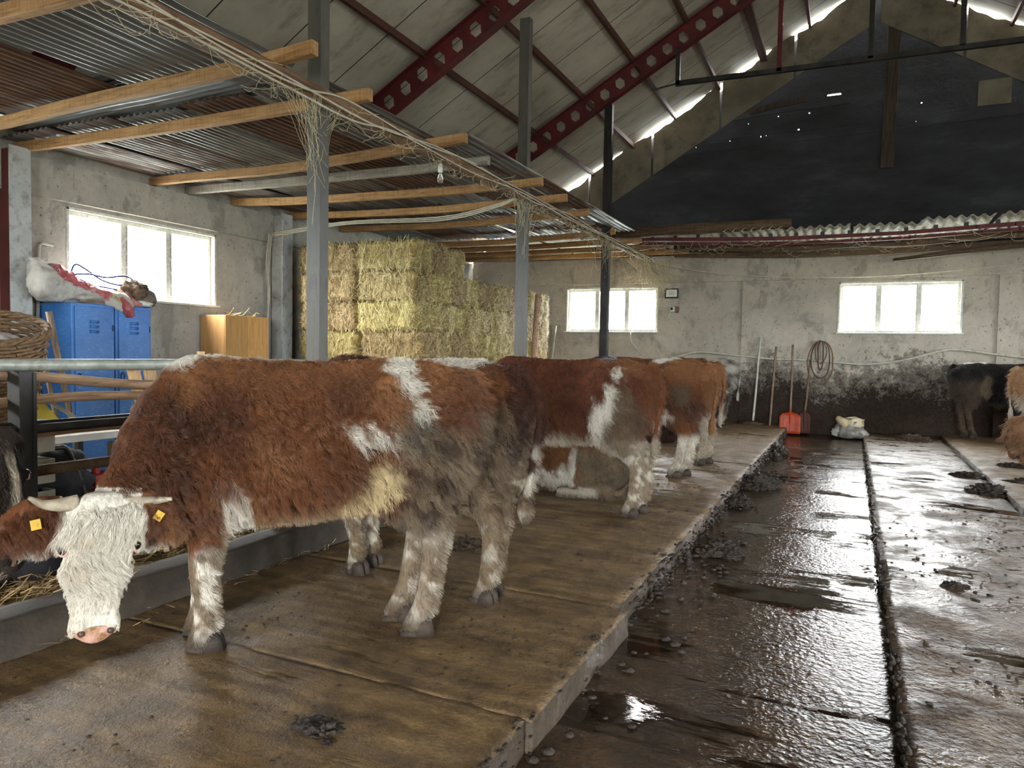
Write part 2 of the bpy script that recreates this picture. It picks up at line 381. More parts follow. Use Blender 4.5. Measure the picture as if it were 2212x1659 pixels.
def noisy_top(mb, x0, x1, y0, y1, z, res, amp, thick, seed=0, edge=.0, z1=None):
    """slab with an uneven muddy top"""
    nx = max(2, int((x1 - x0) / res)); ny = max(2, int((y1 - y0) / res)); vs = []; fs = []
    for j in range(ny + 1):
        for i in range(nx + 1):
            x = lerp(x0, x1, i / nx); y = lerp(y0, y1, j / ny)
            q = V((x * 3 + seed, y * 3, seed)); k = noise.noise(q) + .6 * noise.noise(q * 3.1) + .5 * max(0, noise.noise(q * 7)) 
            zz = z + amp * k + (0 if z1 is None else (z1 - z) * j / ny)
            if i in (0, nx) and edge: x += edge * noise.noise(V((y * 4, seed, i))); zz -= edge * .6
            if j in (0, ny) and edge: y += .3 * edge * noise.noise(V((x * 4, seed, 7))); zz -= .0
            vs.append((x, y, zz))
    for j in range(ny):
        for i in range(nx):
            a = j * (nx + 1) + i; fs.append((a, a + 1, a + nx + 2, a + nx + 1))
    b = len(vs); ring = [i for i in range(nx + 1)] + [(j) * (nx + 1) + nx for j in range(1, ny + 1)] + [ny * (nx + 1) + i for i in range(nx - 1, -1, -1)] + [j * (nx + 1) for j in range(ny - 1, 0, -1)]
    for r in ring: vs.append((vs[r][0], vs[r][1], z - thick))
    m = len(ring)
    for k in range(m): fs.append((ring[k], b + k, b + (k + 1) % m, ring[(k + 1) % m]))
    mb.add(vs, fs)

# floors
for i, (x0, x1, y0, y1, z, res, sd) in enumerate([(-3.22, -1.085, 3.66, YB, 0, .055, 1), (-3.22, -1.02, 2.383, 3.652, 0, .03, 2), (-3.22, -1.035, 1.0, 2.377, 0, .022, 3), (-3.22, -1.05, YF, 1.0, 0, .12, 4)]):
    mb = MB(); noisy_top(mb, x0, x1, y0, y1, z, res, .006 if i != 2 else .009, .2, sd, .012); struct(mb.build('floor', M['platform'], smooth=True))
mb = MB(); noisy_top(mb, -1.12, .24, YF, YB, -.115, .06, .004, .15, 5, 0, -.15); struct(mb.build('floor', M['alley'], smooth=True))
mb = MB(); noisy_top(mb, .225, 1.475, YF, YB, -.065, .045, .007, .1, 6, .02); struct(mb.build('floor', M['midslab'], smooth=True))
mb = MB(); noisy_top(mb, 1.50, XR, YF, YB, -.02, .1, .006, .2, 8, .02); struct(mb.build('floor', M['platform'], smooth=True))
mb = MB(); noisy_top(mb, XL, -3.2, YF, YB, -.12, .12, .006, .1, 9); struct(mb.build('floor', M['feedfloor'], smooth=True))
mb = MB(); mb.box((XL - .4, YF - .4, -.5), (XR + .4, YB + .4, -.22)); struct(mb.build('ground', M['feedfloor']))

# walls
win_l = [(5.45, 7.57), (1.35, 3.45), (-2.75, -.65)]
WZ0, WZ1 = 1.93, 2.91
mb = MB(); mb.slab(rect(YF, -.3, YB + .25, 3.78), [rect(a, WZ0, b, WZ1) for a, b in win_l], T3X, XL, XL - .22)
mb.box((XL, YF, 2.98), (XL + .07, YB, 3.40))
wl = struct(mb.build('wall_left', M['plaster_left']))
mb = MB(); mb.slab(rect(YF, -.3, YB + .25, 3.78), [rect(a, WZ0 - .1, b, WZ1 - .15) for a, b in [(9.2, 11.3), (5.45, 7.57), (1.35, 3.45), (-2.75, -.65)]], T3X, XR, XR + .22)
struct(mb.build('wall_right', M['plaster_side']))
BZ0, BZ1 = 1.83, 2.765
win_b = [(-5.85, -3.82), (-.26, 1.735), (4.2, 6.2)]
mb = MB(); mb.slab(rect(XL, -.3, XR, 3.42), [rect(a, BZ0, b, BZ1) for a, b in win_b], T3Y, YB, YB + .22)
mb.box((XL, YB - .06, 2.86), (XR, YB, 3.42)); 
for x0, x1 in ((-2.06, -1.72), (2.3, 2.62), (-6.9, -6.55)): mb.box((x0, YB - .055, -.2), (x1, YB, 2.859))
struct(mb.build('wall_back', M['plaster_back']))
# dark gable above, with the little holes daylight comes through
def pt_hole(x, z, s, k):
    n = 6; return [(x + s * (.6 + .5 * abs(sin(j * 2.1 + k))) * cos(2*pi*j/n), z + s * (.6 + .5 * abs(cos(j * 1.7 + k))) * sin(2*pi*j/n)) for j in range(n)]
holes = [(-2.67, 5.98, .022), (-2.07, 6.02, .016), (-1.5, 6.1, .02), (-.93, 6.1, .022), (-3.1, 5.66, .015), (-2.42, 5.72, .017), (-1.82, 5.74, .022), (-1.72, 5.75, .014), (-1.12, 5.80, .024), (.98, 6.05, .022), (.9, 5.72, .014), (-.9, 5.82, .01), (-5.02, 4.62, .016)]
mb = MB()
zg = lambda x: deck(x) - .12
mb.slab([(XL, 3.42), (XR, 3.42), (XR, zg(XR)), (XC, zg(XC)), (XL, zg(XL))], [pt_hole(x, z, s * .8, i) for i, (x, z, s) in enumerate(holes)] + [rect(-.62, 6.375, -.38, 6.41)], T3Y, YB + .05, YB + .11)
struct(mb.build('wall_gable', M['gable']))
# boards lining the gable under the roof slope; their ragged top lets the daylight in
def gapw(x):
    k = noise.noise(V((x * 1.7, 3.3, 0))) + .45 * noise.noise(V((x * 7, 1.3, 5)))
    return max(-.02, .035 + .10 * k)
mb = MB(); NS = 150
for side in (-1, 1):
    top = []; bot = []
    for i in range(NS + 1):
        a = i / NS; x = XC + side * lerp(.05, 7.0, a)
        top.append((x, deck(x) - gapw(x))); bot.append((x, lerp(7.62 - .02, 3.46, a) if side < 0 else 7.62 - .62 * (x - XC)))
    for i in range(NS):
        if i % 30 == 29: continue
        u = [bot[i], bot[i+1], top[i+1], top[i]]
        vs = [(a, YB + .0, b) for a, b in u] + [(a, YB - .03, b) for a, b in u]
        mb.add(vs, [(0, 1, 2, 3), (7, 6, 5, 4), (0, 4, 5, 1), (2, 6, 7, 3), (1, 5, 6, 2), (0, 3, 7, 4)])
struct(mb.build('trim_gable', M['strip']))
# ledges and patched joints on the gable
mb = MB()
for x0, x1, z0, z1, w in [(-5.0, 4.6, 5.50, 5.70, .03), (-2.4, -.2, 6.12, 6.2, .02), (-3.2, .2, 5.75, 5.78, .015)]:
    mb.beam((x0, YB + .04, z0), (x1, YB + .04, z1), .02, w, n=12, wob=.012, seed=x0)
struct(mb.build('trim_ledge', M['gable']))
# front wall (behind the camera) with its wide doorway
mb = MB(); mb.slab([(XL, -.3), (.2, -.3), (.2, 2.7), (3.2, 2.7), (3.2, -.3), (XR, -.3), (XR, deck(XR) + .1), (XC, deck(XC) + .1), (XL, deck(XL) + .1)], [], T3Y, YF, YF - .2)
struct(mb.build('wall_front', M['plaster_side']))
# roof lining
for side in (-1, 1):
    xe = XL - .3 if side < 0 else XR + .3
    mb = MB(); q = [(XC, deck(XC)), (xe, deck(xe)), (xe, deck(xe) + .06), (XC, deck(XC) + .06)]
    vs = [(x, YF - .3, z) for x, z in q] + [(x, YB - .01, z) for x, z in q]
    mb.add(vs, [(0, 1, 2, 3), (7, 6, 5, 4), (0, 4, 5, 1), (1, 5, 6, 2), (2, 6, 7, 3), (3, 7, 4, 0)])
    struct(mb.build('ceiling', M['panel']))

# windows
def window(idx, lo, hi, plane, wall, z0, z1, inward):
    """three-pane window set into a wall; plane 'x' or 'y'"""
    T = (lambda u, v, w: V((wall + inward * w, u, v))) if plane == 'x' else (lambda u, v, w: V((u, wall + inward * w, v)))
    mid = T((lo + hi) / 2, z0, -.1)
    e = bpy.data.objects.new('window_%d' % idx, None); COL.objects.link(e); e.location = mid; struct(e)
    def bx(mb, u0, u1, v0, v1, w0, w1, bev=.006):
        a, b = T(u0, v0, w0), T(u1, v1, w1)
        mb.box([min(a[i], b[i]) for i in range(3)], [max(a[i], b[i]) for i in range(3)], bev)
    W = hi - lo; ms = [lo + W * .36, lo + W * .67] if plane == 'x' else [lo + W / 3, lo + W * 2 / 3]
    fr = MB()
    bx(fr, lo, lo + .05, z0, z1, -.14, -.07); bx(fr, hi - .05, hi, z0, z1, -.14, -.07)
    bx(fr, lo, hi, z0, z0 + .05, -.141, -.071); bx(fr, lo, hi, z1 - .05, z1, -.141, -.071)
    for m in ms: bx(fr, m - .048, m + .048, z0 + .04, z1 - .04, -.135, -.065)
    fr.build('frame', M['pvcframe'], e)
    ed = [lo + .045] + [k for m in ms for k in (m - .044, m + .044)] + [hi - .045]
    for k in range(3):
        g = MB(); bx(g, ed[2*k], ed[2*k+1], z0 + .045, z1 - .045, -.112, -.106, 0); g.build('pane', M['glass'], e)
    if idx == 1:                              # protective film lettering left on the two bars
        for m in ms:
            for q in range(5):
                lettering('film_lettering', 'uadooc', .05, M['filmprint'], e, T(m + .025, z0 + .14 + .175 * q, -.064), Matrix(((0, 0, 1), (0, -1, 0), (1, 0, 0))).to_euler())
    s = MB(); bx(s, lo - .05, hi + .05, z0 - .03, z0, -.16, .07); s.build('sill', M['pvcframe'], e)
    r = MB()                                  # plastered reveal edge around the opening
    bx(r, lo - .03, lo + .005, z0, z1 + .03, -.02, .012); bx(r, hi - .005, hi + .03, z0, z1 + .03, -.02, .012); bx(r, lo - .03, hi + .03, z1 - .005, z1 + .03, -.02, .012)
    r.build('reveal', M['pvcframe'], e)
    L = bpy.data.lights.new('daylight_portal', 'AREA'); L.shape = 'RECTANGLE'; L.size = hi - lo; L.size_y = z1 - z0; L.cycles.is_portal = True
    P = bpy.data.objects.new('daylight_portal', L); COL.objects.link(P); P.location = T((lo + hi) / 2, (z0 + z1) / 2, -.2)
    d = (T(0, 0, 1) - T(0, 0, 0)); P.rotation_euler = d.to_track_quat('-Z', 'Z' if True else 'Y').to_euler() if False else (V(d)).to_track_quat('-Z', 'Y').to_euler()
    if plane == 'x': P.rotation_euler = (radians(90), 0, radians(-90 if inward > 0 else 90))
    else: P.rotation_euler = (radians(90), 0, radians(180 if inward > 0 else 0))
    return e
wi = 1
for a, b in win_l: window(wi, a, b, 'x', XL, WZ0, WZ1, 1); wi += 1
for a, b in win_b: window(wi, a, b, 'y', YB, BZ0, BZ1, -1); wi += 1
for a, b in [(9.2, 11.3), (5.45, 7.57), (1.35, 3.45), (-2.75, -.65)]: window(wi, a, b, 'x', XR, WZ0 - .1, WZ1 - .15, -1); wi += 1
L = bpy.data.lights.new('daylight_portal', 'AREA'); L.shape = 'RECTANGLE'; L.size = 3.0; L.size_y = 3.0; L.cycles.is_portal = True
P = bpy.data.objects.new('daylight_portal', L); COL.objects.link(P); P.location = (1.7, YF - .25, 1.2); P.rotation_euler = (radians(90), 0, 0)

# white and red steel columns on the left wall
def column(y, label, web='whitepaint'):
    e = empty('wall_column', (XL + .14, y, -.12), label, 'column', 'steel columns along the window wall')
    mb = MB(); mb.box((XL + .25, y - .11, -.12), (XL + .27, y + .11, 3.42), .003); mb.build('flange', M['whitepaint'], e)
    mb = MB(); mb.box((XL + .02, y - .075, -.12), (XL + .252, y + .075, 3.4)); mb.build('web', M[web], e)
column(4.76, 'white flanged red steel column at the edge of the blue lockers', 'redweb')
column(8.76, 'white painted steel column between the wooden cabinet and the hay stack')
column(12.3, 'white painted steel column hidden behind the hay stack')

# ------------------------------------------------------------------ posts, beam, rafters, purlins
PX = -3.95
for y, z1, mm, lab in [(4.64, 5.62, 'steel', 'grey steel post rising behind the front brown and white cow'),
                       (8.62, 5.62, 'steel', 'grey steel post in front of the right half of the hay stack'),
                       (12.12, 5.62, 'darksteel', 'dark steel post crossing the small back-wall window')]:
    e = empty('steel_post', (PX, y, -.12), lab, 'post', 'steel roof posts along the feed fence')
    mb = MB(); mb.box((PX - .065, y - .045, -.12), (PX + .065, y + .045, z1), .004); mb.build('shaft', M[mm], e)
    mb = MB(); mb.box((PX + .0652, y - .052, -.12), (PX + .0752, y + .052, z1), .002); mb.build('flange', M[mm], e)
def rafter(y, lab):
    e = empty('rafter', (XC, y, 3.3), lab, 'rafter', 'castellated roof rafters')
    ang = math.atan(SL); D = .33
    for side in (-1, 1):
        Ln = 7.55 / cos(ang)
        ux = V((side * cos(ang), 0, -sin(ang))); un = V((side * sin(ang), 0, cos(ang)))
        o = V((XC, y, RIDGE - .10)) - un * D
        T = lambda u, v, w: o + ux * u + un * v + V((0, w, 0))
        hs = []; u = .35
        while u < Ln - .2: hs.append([(u - .085, D/2), (u - .045, D/2 - .095), (u + .045, D/2 - .095), (u + .085, D/2), (u + .045, D/2 + .095), (u - .045, D/2 + .095)]); u += .305
        mb = MB(); mb.slab(rect(0, 0, Ln, D), hs, T, -.006, .006); mb.build('web', M['red'], e)
        for v0, v1 in ((-.014, 0), (D, D + .014)):
            mb = MB(); mb.slab(rect(-.02 if v0 < 0 else .1, v0, Ln, v1), [], T, -.07, .07); mb.build('flange', M['red'], e)
    return e
rafter(4.5, 'dark red castellated rafter nearest the viewer above the front post')
rafter(8.35, 'dark red castellated rafter with hexagon holes reaching over the middle post')
rafter(12.05, 'long dark red castellated rafter carried by the farthest dark post')
pz = [(-7.9, ''), (-6.6, ''), (-5.3, ''), (-4.4, ''), (-3.52, ''), (-2.64, ''), (-1.8, ''), (-.97, ''), (.53, ''), (1.43, ''), (2.3, ''), (3.4, ''), (4.6, ''), (6.0, '')]
nth = ['lowest', 'second lowest', 'third lowest', 'fourth lowest', 'fifth lowest', 'sixth lowest', 'second highest', 'highest']
for i, (x, _) in enumerate(pz):
    z = deck(x) - .065 - (.035 if i == 6 else 0)
    mb = MB(); w = .05 if i != 6 else .13
    mb.beam((x, YF, z), (x, YB - .02, z), w, .09, up=(0, 0, 1), bev=0)
    lab = ('rusty roof purlin, %s on the window side slope' % nth[i]) if i < 8 else ('rusty roof purlin, %s on the far slope beyond the ridge' % ['highest', 'second highest', 'third highest', 'fourth highest', 'fifth highest', 'lowest'][i - 8])
    tag(mb.build('purlin', M['rust']), lab, 'purlin', 'roof purlins')
# tie bar with hangers, in the plane of the far rafter
e = empty('roof_tie', (XC, 12.05, 5.6), 'dark steel tie bar with upright hangers below the roof ridge', 'tie bar')
mb = MB(); mb.beam((-2.78, 12.05, 5.80), (4.0, 12.05, 5.70), .07, .07); mb.build('bar', M['darksteel'], e)
for x in (-2.76, -1.19, .08, 1.24, 2.9):
    mb = MB(); mb.beam((x, 12.05, 5.76), (x, 12.05, deck(x) - .4), .07, .07, up=(0, 1, 0)); mb.build('hanger', M['red'] if x in (-1.19,) else M['darksteel'], e)
mb = MB(); mb.beam((-3.2, 12.05, 5.75), (-2.78, 12.05, 5.8), .02, .02); mb.build('wire', M['darksteel'], e)
# planks on the gable
mb = MB(); mb.beam((.49, YB + .0, 7.5), (.45, YB + .0, 4.9), .22, .03, up=(0, 1, 0), bev=.004); tag(mb.build('plank', M['gableplank']), 'long brown upright plank nailed on the dark gable below the ridge', 'plank')
mb = MB(); mb.beam((-2.05, YB + .02, 6.24), (-1.0, YB + .02, 6.36), .03, .1, n=8, wob=.01); tag(mb.build('board', M['gableplank']), 'short brown board nailed flat across the dark gable', 'board')
mb = MB(); mb.beam((2.1, YB + .02, 5.86), (2.1, YB + .02, 6.3), .5, .03, up=(0, 1, 0)); tag(mb.build('board', M['strip']), 'pale square board under the far roof slope on the gable', 'board')
mb = MB(); mb.beam((1.1, YB + .02, 5.80), (1.75, YB + .02, 5.86), .02, .06, n=4, wob=.02); 
tag(mb.build('sheet', M['gable']), 'crumpled dark sheet on the gable right of the plank', 'sheet')

# ------------------------------------------------------------------ loft ceiling: beam, joists, corrugated sheets
mb = MB(); mb.beam((PX + .06, .6, 3.36), (PX + .02, 15.0, 3.33), .10, .12, bev=.012, n=24, wob=.02, seed=4)
tag(mb.build('loft_beam', M['oldwood']), 'long brown beam on the posts carrying the ends of the joists', 'beam')
JO = [(2.75, 2.9, -3.4, 'joist'), (4.25, 4.08, -3.5, 'joist'), (4.87, 5.0, -3.7, 'joist'), (6.55, 6.37, -3.55, 'joist'), (7.1, 7.2, -3.72, 'joistgrey'), (7.9, 8.33, -3.55, 'joist'), (9.05, 9.3, -3.6, 'joist'), (10.37, 10.37, -3.66, 'joist'), (12.4, 12.15, -3.8, 'joist'), (13.3, 13.2, -3.6, 'joist'), (14.1, 14.0, -3.3, 'joist'), (14.85, 14.9, -3.1, 'joist')]
jl = ['golden joist nearest the viewer, cut off by the photo corner', 'golden joist second from the viewer, ending short of the front post', 'golden joist crossing behind the top of the front post', 'golden joist whose end overhangs just before the light bulb', 'grey weathered joist among the golden ones by the light bulb', 'golden joist whose end passes in front of the middle post', 'golden joist with the white cable strung below it', 'golden joist over the front edge of the hay stack', 'golden joist over the middle of the hay stack', 'fourth golden joist from the back wall', 'second golden joist from the back wall', 'golden joist closest to the back wall']
for i, (y0, y1, xt, mm) in enumerate(JO):
    mb = MB(); mb.beam((XL + .02, y0, 3.46), (xt, y1, 3.46), .07, .10, bev=.005, n=10, sag=.05 if i in (3, 5, 6, 7, 8) else .02, wob=.02, seed=i)
    tag(mb.build('joist', M[mm]), jl[i], 'joist', 'loft joists')
def sheet_mesh(name, w, l, amp=.013, per=.09, mat='zinc', seed=0, warp=.015):
    n = int(w / per * 8); m = 10; vs = []; fs = []
    for j in range(m + 1):
        for i in range(n + 1):
            x = -w/2 + w * i / n; y = -l/2 + l * j / m
            z = amp * sin(2*pi*x/per) + warp * noise.noise(V((x * 1.3 + seed, y * .9, seed)))
            vs.append((x, y + .006 * noise.noise(V((x * 9, seed, j))), z))
    for j in range(m):
        for i in range(n):
            a = j*(n+1)+i; fs.append((a, a+1, a+n+2, a+n+1))
    return MB().add(vs, fs)
def place_sheet(name, w, l, c, rz, label, group, cat, mat='zinc', amp=.013, per=.09, seed=0, tilt=0):
    mb = sheet_mesh(name, w, l, amp, per, mat, seed); o = mb.build(name, M[mat], smooth=True, loc=(0, 0, 0)); o.location = c; o.rotation_euler = (tilt, 0, rz)
    md = o.modifiers.new('thick', 'SOLIDIFY'); md.thickness = .0016
    return tag(o, label, cat, group)
rows = [(1.3, 4.35, 'first'), (4.75, 6.7, 'second'), (6.5, 8.6, 'third'), (8.4, 10.6, 'fourth'), (10.4, 12.6, 'fifth'), (13.0, 15.2, 'sixth')]
rl = {'first': 'rusty corrugated sheet of the loft nearest the viewer, before the front post', 'second': 'grey and rusty corrugated sheet above the lockers just past the crosswise sheet', 'third': 'corrugated loft sheet above the wooden cabinet and light bulb', 'fourth': 'grey corrugated loft sheet above the front of the hay', 'fifth': 'grey corrugated loft sheet above the middle of the hay', 'sixth': 'pale corrugated loft sheet reaching the back wall'}
random.seed(11)
for a, b, nm in rows:
    x = XL + .42; k = 0
    while x < -3.3:
        if x > (-4.2 if nm in ('first', 'second') else -3.9): break
        place_sheet('corrugated_sheet', .86, b - a + random.uniform(-.05, .1), (x, (a + b) / 2 + random.uniform(-.05, .05), 3.535 + .012 * (k % 2) + random.uniform(0, .01)), random.uniform(-.02, .02), rl[nm], 'corrugated loft sheets, %s row' % nm, 'corrugated sheet', 'zinc' if nm != 'sixth' else 'fibro', seed=len(nm) * 7 + k * 3.1)
        x += .875; k += 1
    if nm not in ('first', 'second'): place_sheet('corrugated_sheet', .36, b - a, (-3.745, (a + b) / 2, 3.535), 0, rl[nm], 'corrugated loft sheets, %s row' % nm, 'corrugated sheet', seed=len(nm) * 9.1)
place_sheet('corrugated_sheet', .86, 3.6, (-6.35, 4.56, 3.60), radians(88), 'grey corrugated sheet lying crosswise between the second and third joists', None, 'corrugated sheet', seed=91)
# ------------------------------------------------------------------ low canopy along the back wall, right of the loft
def cz(x):
    K = [(-5, 3.50), (-4, 3.47), (-1, 3.36), (.5, 3.355), (2.3, 3.42), (8.5, 3.55)]
    for (x0, z0), (x1, z1) in zip(K, K[1:]):
        if x <= x1: return lerp(z0, z1, sstep(0, 1, (x - x0) / (x1 - x0)) * .5 + .5 * (x - x0) / (x1 - x0))
    return 3.55
def canopy_bar(name, mat, x0, y, dz, w, h, label, cat='beam', group='back canopy beams'):
    mb = MB(); n = 24
    for i in range(n): mb.beam((lerp(x0, 8.2, i / n), y, cz(lerp(x0, 8.2, i / n)) + dz), (lerp(x0, 8.2, (i + 1) / n) + .01, y, cz(lerp(x0, 8.2, (i + 1) / n)) + dz), w, h)
    return tag(mb.build(name, M[mat]), label, cat, group)
cb = canopy_bar('canopy_beam', 'red', -3.9, 13.2, -.0, .05, .06, 'upper dark red steel beam along the front edge of the back canopy')
for i in range(28):
    x = -3.4 + i * .41; mb = MB(); mb.box((x - .03, 13.18, cz(x) + .03), (x + .03, 13.22, cz(x) + .085)); mb.build('lug', M['darksteel'], cb)
canopy_bar('canopy_beam', 'red', -3.7, 13.45, -.045, .05, .05, 'second dark red steel beam right below the front one of the back canopy')
mb = MB(); mb.tube([(lerp(-3.2, 8.2, i/24), 14.1 + .03*noise.noise(V((i*.4, 1, 1))), cz(lerp(-3.2, 8.2, i/24)) - .03 + .03*noise.noise(V((i*.5, 7, 1)))) for i in range(25)], [.06 + .015*noise.noise(V((i*.7, 3, 1))) for i in range(25)], 10); tag(mb.build('canopy_pole', M['darkpole'], smooth=True), 'crooked brown log running lengthwise under the middle of the back canopy', 'pole')
canopy_bar('canopy_beam', 'darkpole', -3.4, 15.0, -.05, .07, .10, 'dark beam of the back canopy lying against the back wall')
mb = MB(); mb.tube([(.6, 14.85, 3.13), (1.2, 14.82, 3.19), (2.0, 14.8, 3.27), (3.2, 14.8, 3.34)], [.03, .045, .05, .04], 8); tag(mb.build('branch', M['darkpole'], smooth=True), 'short dark branch hanging below the canopy over the back window', 'branch')
mb = MB(); mb.tube([(-4.25, 13.0, 3.56), (-2.5, 13.0, 3.575), (-1.06, 13.0, 3.585), (-1.0, 13.0, 3.585)], [.10, .095, .085, .06], 14); tag(mb.build('log', M['darkpole'], smooth=True), 'thick round log lying on top of the canopy edge', 'log')
random.seed(5)
x = -3.6; k = 0
while x < 8.0:
    place_sheet('canopy_sheet', .98, 2.25 + random.uniform(-.06, .06), (x, 14.05 + random.uniform(-.06, .05), cz(x) + .10 + random.uniform(-.004, .02)), random.uniform(-.03, .03), 'pale corrugated fibre cement sheet of the back canopy', 'back canopy sheets', 'corrugated sheet', 'fibro', .024, .146, seed=k * 5.7 + 300, tilt=-.012)
    x += 1.0; k += 1
# ------------------------------------------------------------------ cattle
def trunk(mb, st, seg=28):
    vs = []; fs = []
    for (x, zt, zb, hw, low) in st:           # low: how far below the middle the widest point lies
        zm = (zt + zb) / 2 - (zt - zb) * low
        for j in range(seg):
            a = 2*pi*j/seg; c, s = cos(a), sin(a)
            y = hw * math.copysign(abs(c) ** .82, c)
            z = zm + ((zt - zm) if s > 0 else (zm - zb)) * math.copysign(abs(s) ** .86, s)
            if s > 0: y *= 1 - .25 * s * s
            vs.append((x, y, z))
    n = len(st)
    for i in range(n - 1):
        for j in range(seg): k = (j+1) % seg; fs.append((i*seg+j, i*seg+k, (i+1)*seg+k, (i+1)*seg+j))
    fs.append(tuple(range(seg))); fs.append(tuple((n-1)*seg+j for j in range(seg-1, -1, -1)))
    mb.add(vs, fs)
STAND = [(-.285, 1.16, 1.04, .045, 0), (-.25, 1.22, .90, .11, -.05), (-.17, 1.275, .76, .18, -.05), (-.05, 1.30, .66, .215, -.1), (.10, 1.315, .645, .225, -.12), (.26, 1.295, .64, .235, .02), (.45, 1.285, .615, .265, .08), (.66, 1.285, .60, .285, .1), (.84, 1.30, .605, .265, .08), (.98, 1.315, .63, .225, .05), (1.10, 1.27, .70, .175, .05), (1.19, 1.16, .80, .11, .05)]
def leg_chain(mb, pts):
    """pts: (x, y, z, fore-aft radius, sideways radius)"""
    sp = spline([p[:3] for p in pts], 5); n = len(pts); rx = []; ry = []
    for i in range(len(sp)):
        k = min(i / 5, n - 1 - 1e-6); a = int(k); t = k - a; t = t * t * (3 - 2 * t) * .5 + t * .5
        rx.append(lerp(pts[a][3], pts[a+1][3], t)); ry.append(lerp(pts[a][4], pts[a+1][4], t))
    mb.tube(sp, rx, 14, True, ry, ref=(0, 1, 0))
def hind(mb, s, fx=0, fy=.11):
    k = [0, 0, 0, .1, .35, .6, .85, .95, 1, 1]
    P_ = [(.02, .10, 1.08, .17, .10), (.03, .125, .98, .215, .12), (.06, .145, .85, .205, .115), (.075, .15, .73, .155, .095), (.0, .135, .61, .105, .07), (-.075, .12, .505, .078, .052), (-.07, .115, .36, .052, .043), (-.04, .11, .17, .052, .046), (-.005, .11, .085, .05, .048), (.02, .11, .02, .062, .052)]
    leg_chain(mb, [(x + fx * q, s * (lerp(y, fy, q)), z, a, b) for (x, y, z, a, b), q in zip(P_, k)])
    mb.blob((-.098 + fx * .5, s * .118, .53), (.03, .022, .05), 2, .05)
def fore(mb, s, fx=.93, fy=.11):
    k = [0, 0, 0, .2, .5, .8, .95, 1, 1]
    P_ = [(1.0, .12, 1.02, .17, .08), (1.0, .15, .88, .165, .085), (.95, .155, .74, .13, .082), (.93, .14, .60, .092, .07), (.935, .125, .47, .068, .056), (.945, .115, .36, .06, .052), (.935, .112, .23, .046, .042), (.935, .11, .12, .052, .047), (.96, .11, .02, .06, .052)]
    d = fx - .95
    leg_chain(mb, [(x + d * q, s * lerp(y, fy, q), z, a, b) for (x, y, z, a, b), q in zip(P_, k)])
def head_axes(axis, nrm):
    A = V(axis).normalized(); N = V(nrm); N = (N - A * N.dot(A)).normalized(); return A, N, A.cross(N)
HEAD = [(-.05, .055, -.005, -.09), (-.015, .095, .02, -.13), (.04, .118, .032, -.17), (.10, .122, .036, -.19), (.17, .13, .036, -.195), (.23, .118, .034, -.185), (.29, .10, .03, -.16), (.36, .088, .024, -.135), (.42, .086, .02, -.12), (.47, .094, .016, -.11), (.51, .09, .004, -.10), (.535, .062, -.02, -.085)]
def head(mb, o, axis, nrm, k=1.0, ears=(1, 1), earlift=0.0):
    A, N, L = head_axes(axis, nrm); o = V(o); seg = 20; vs = []; fs = []
    for (t, hw, f, b) in HEAD:
        m = (f + b) / 2 + .2 * (f - b)
        for j in range(seg):
            a = 2*pi*j/seg; c, s = cos(a), sin(a)
            l = hw * math.copysign(abs(c) ** .8, c) * (1 if s > 0 else 1 - .42 * s * s); n = m + ((f - m) if s > 0 else (m - b)) * math.copysign(abs(s) ** .85, s)
            vs.append(o + (A * t + L * l + N * n) * k)
    n = len(HEAD)
    for i in range(n - 1):
        for j in range(seg): q = (j+1) % seg; fs.append((i*seg+j, i*seg+q, (i+1)*seg+q, (i+1)*seg+j))
    fs.append(tuple(range(seg))); fs.append(tuple((n-1)*seg+j for j in range(seg-1, -1, -1)))
    mb.add(vs, fs)
    for s in (-1, 1):                        # brow, cheek and nostril swellings
        mb.blob(o + (A * .165 + L * (.105 * s) + N * .005) * k, .038 * k, 2, .0)
        mb.blob(o + (A * .47 + L * (.062 * s) + N * .006) * k, .034 * k, 2, .0)
        if ears[0 if s < 0 else 1]:
            E0 = o + (A * .03 + L * (.10 * s) - N * .06) * k; pts = []; ra = []; rb = []
            for i in range(9):
                q = i / 8; pts.append(E0 + (L * s * (.245 * q) + A * (.07 * q - .015 + earlift * q) - N * (.03 * q)) * k)
                wdt = .03 + .062 * sin(pi * min(1, q * .92 + .08)) ** .8 if q < .97 else .018
                ra.append(wdt * k); rb.append((.026 - .008 * q) * k)
            mb.tube(pts, rb, 12, True, ra, ref=A)
    return A, N, L
def neck(mb, pts):
    sp = spline([p[:3] for p in pts], 4); n = len(pts); a_ = []; b_ = []
    for i in range(len(sp)):
        k = min(i / 4, n - 1 - 1e-6); a = int(k); t = k - a; a_.append(lerp(pts[a][3], pts[a+1][3], t)); b_.append(lerp(pts[a][4], pts[a+1][4], t))
    mb.tube(sp, a_, 20, True, b_, ref=(0, 0, 1))
def tail(mb, pts, r0=.035, r1=.02, tuft=.016):
    sp = spline(pts, 6); n = len(sp)
    mb.tube(sp, [lerp(r0, r1, min(1, i / n * 1.4)) + (tuft * sstep(.62, .8, i / n) * (1 - sstep(.9, 1.0, i/n))) for i in range(n)], 10, True)

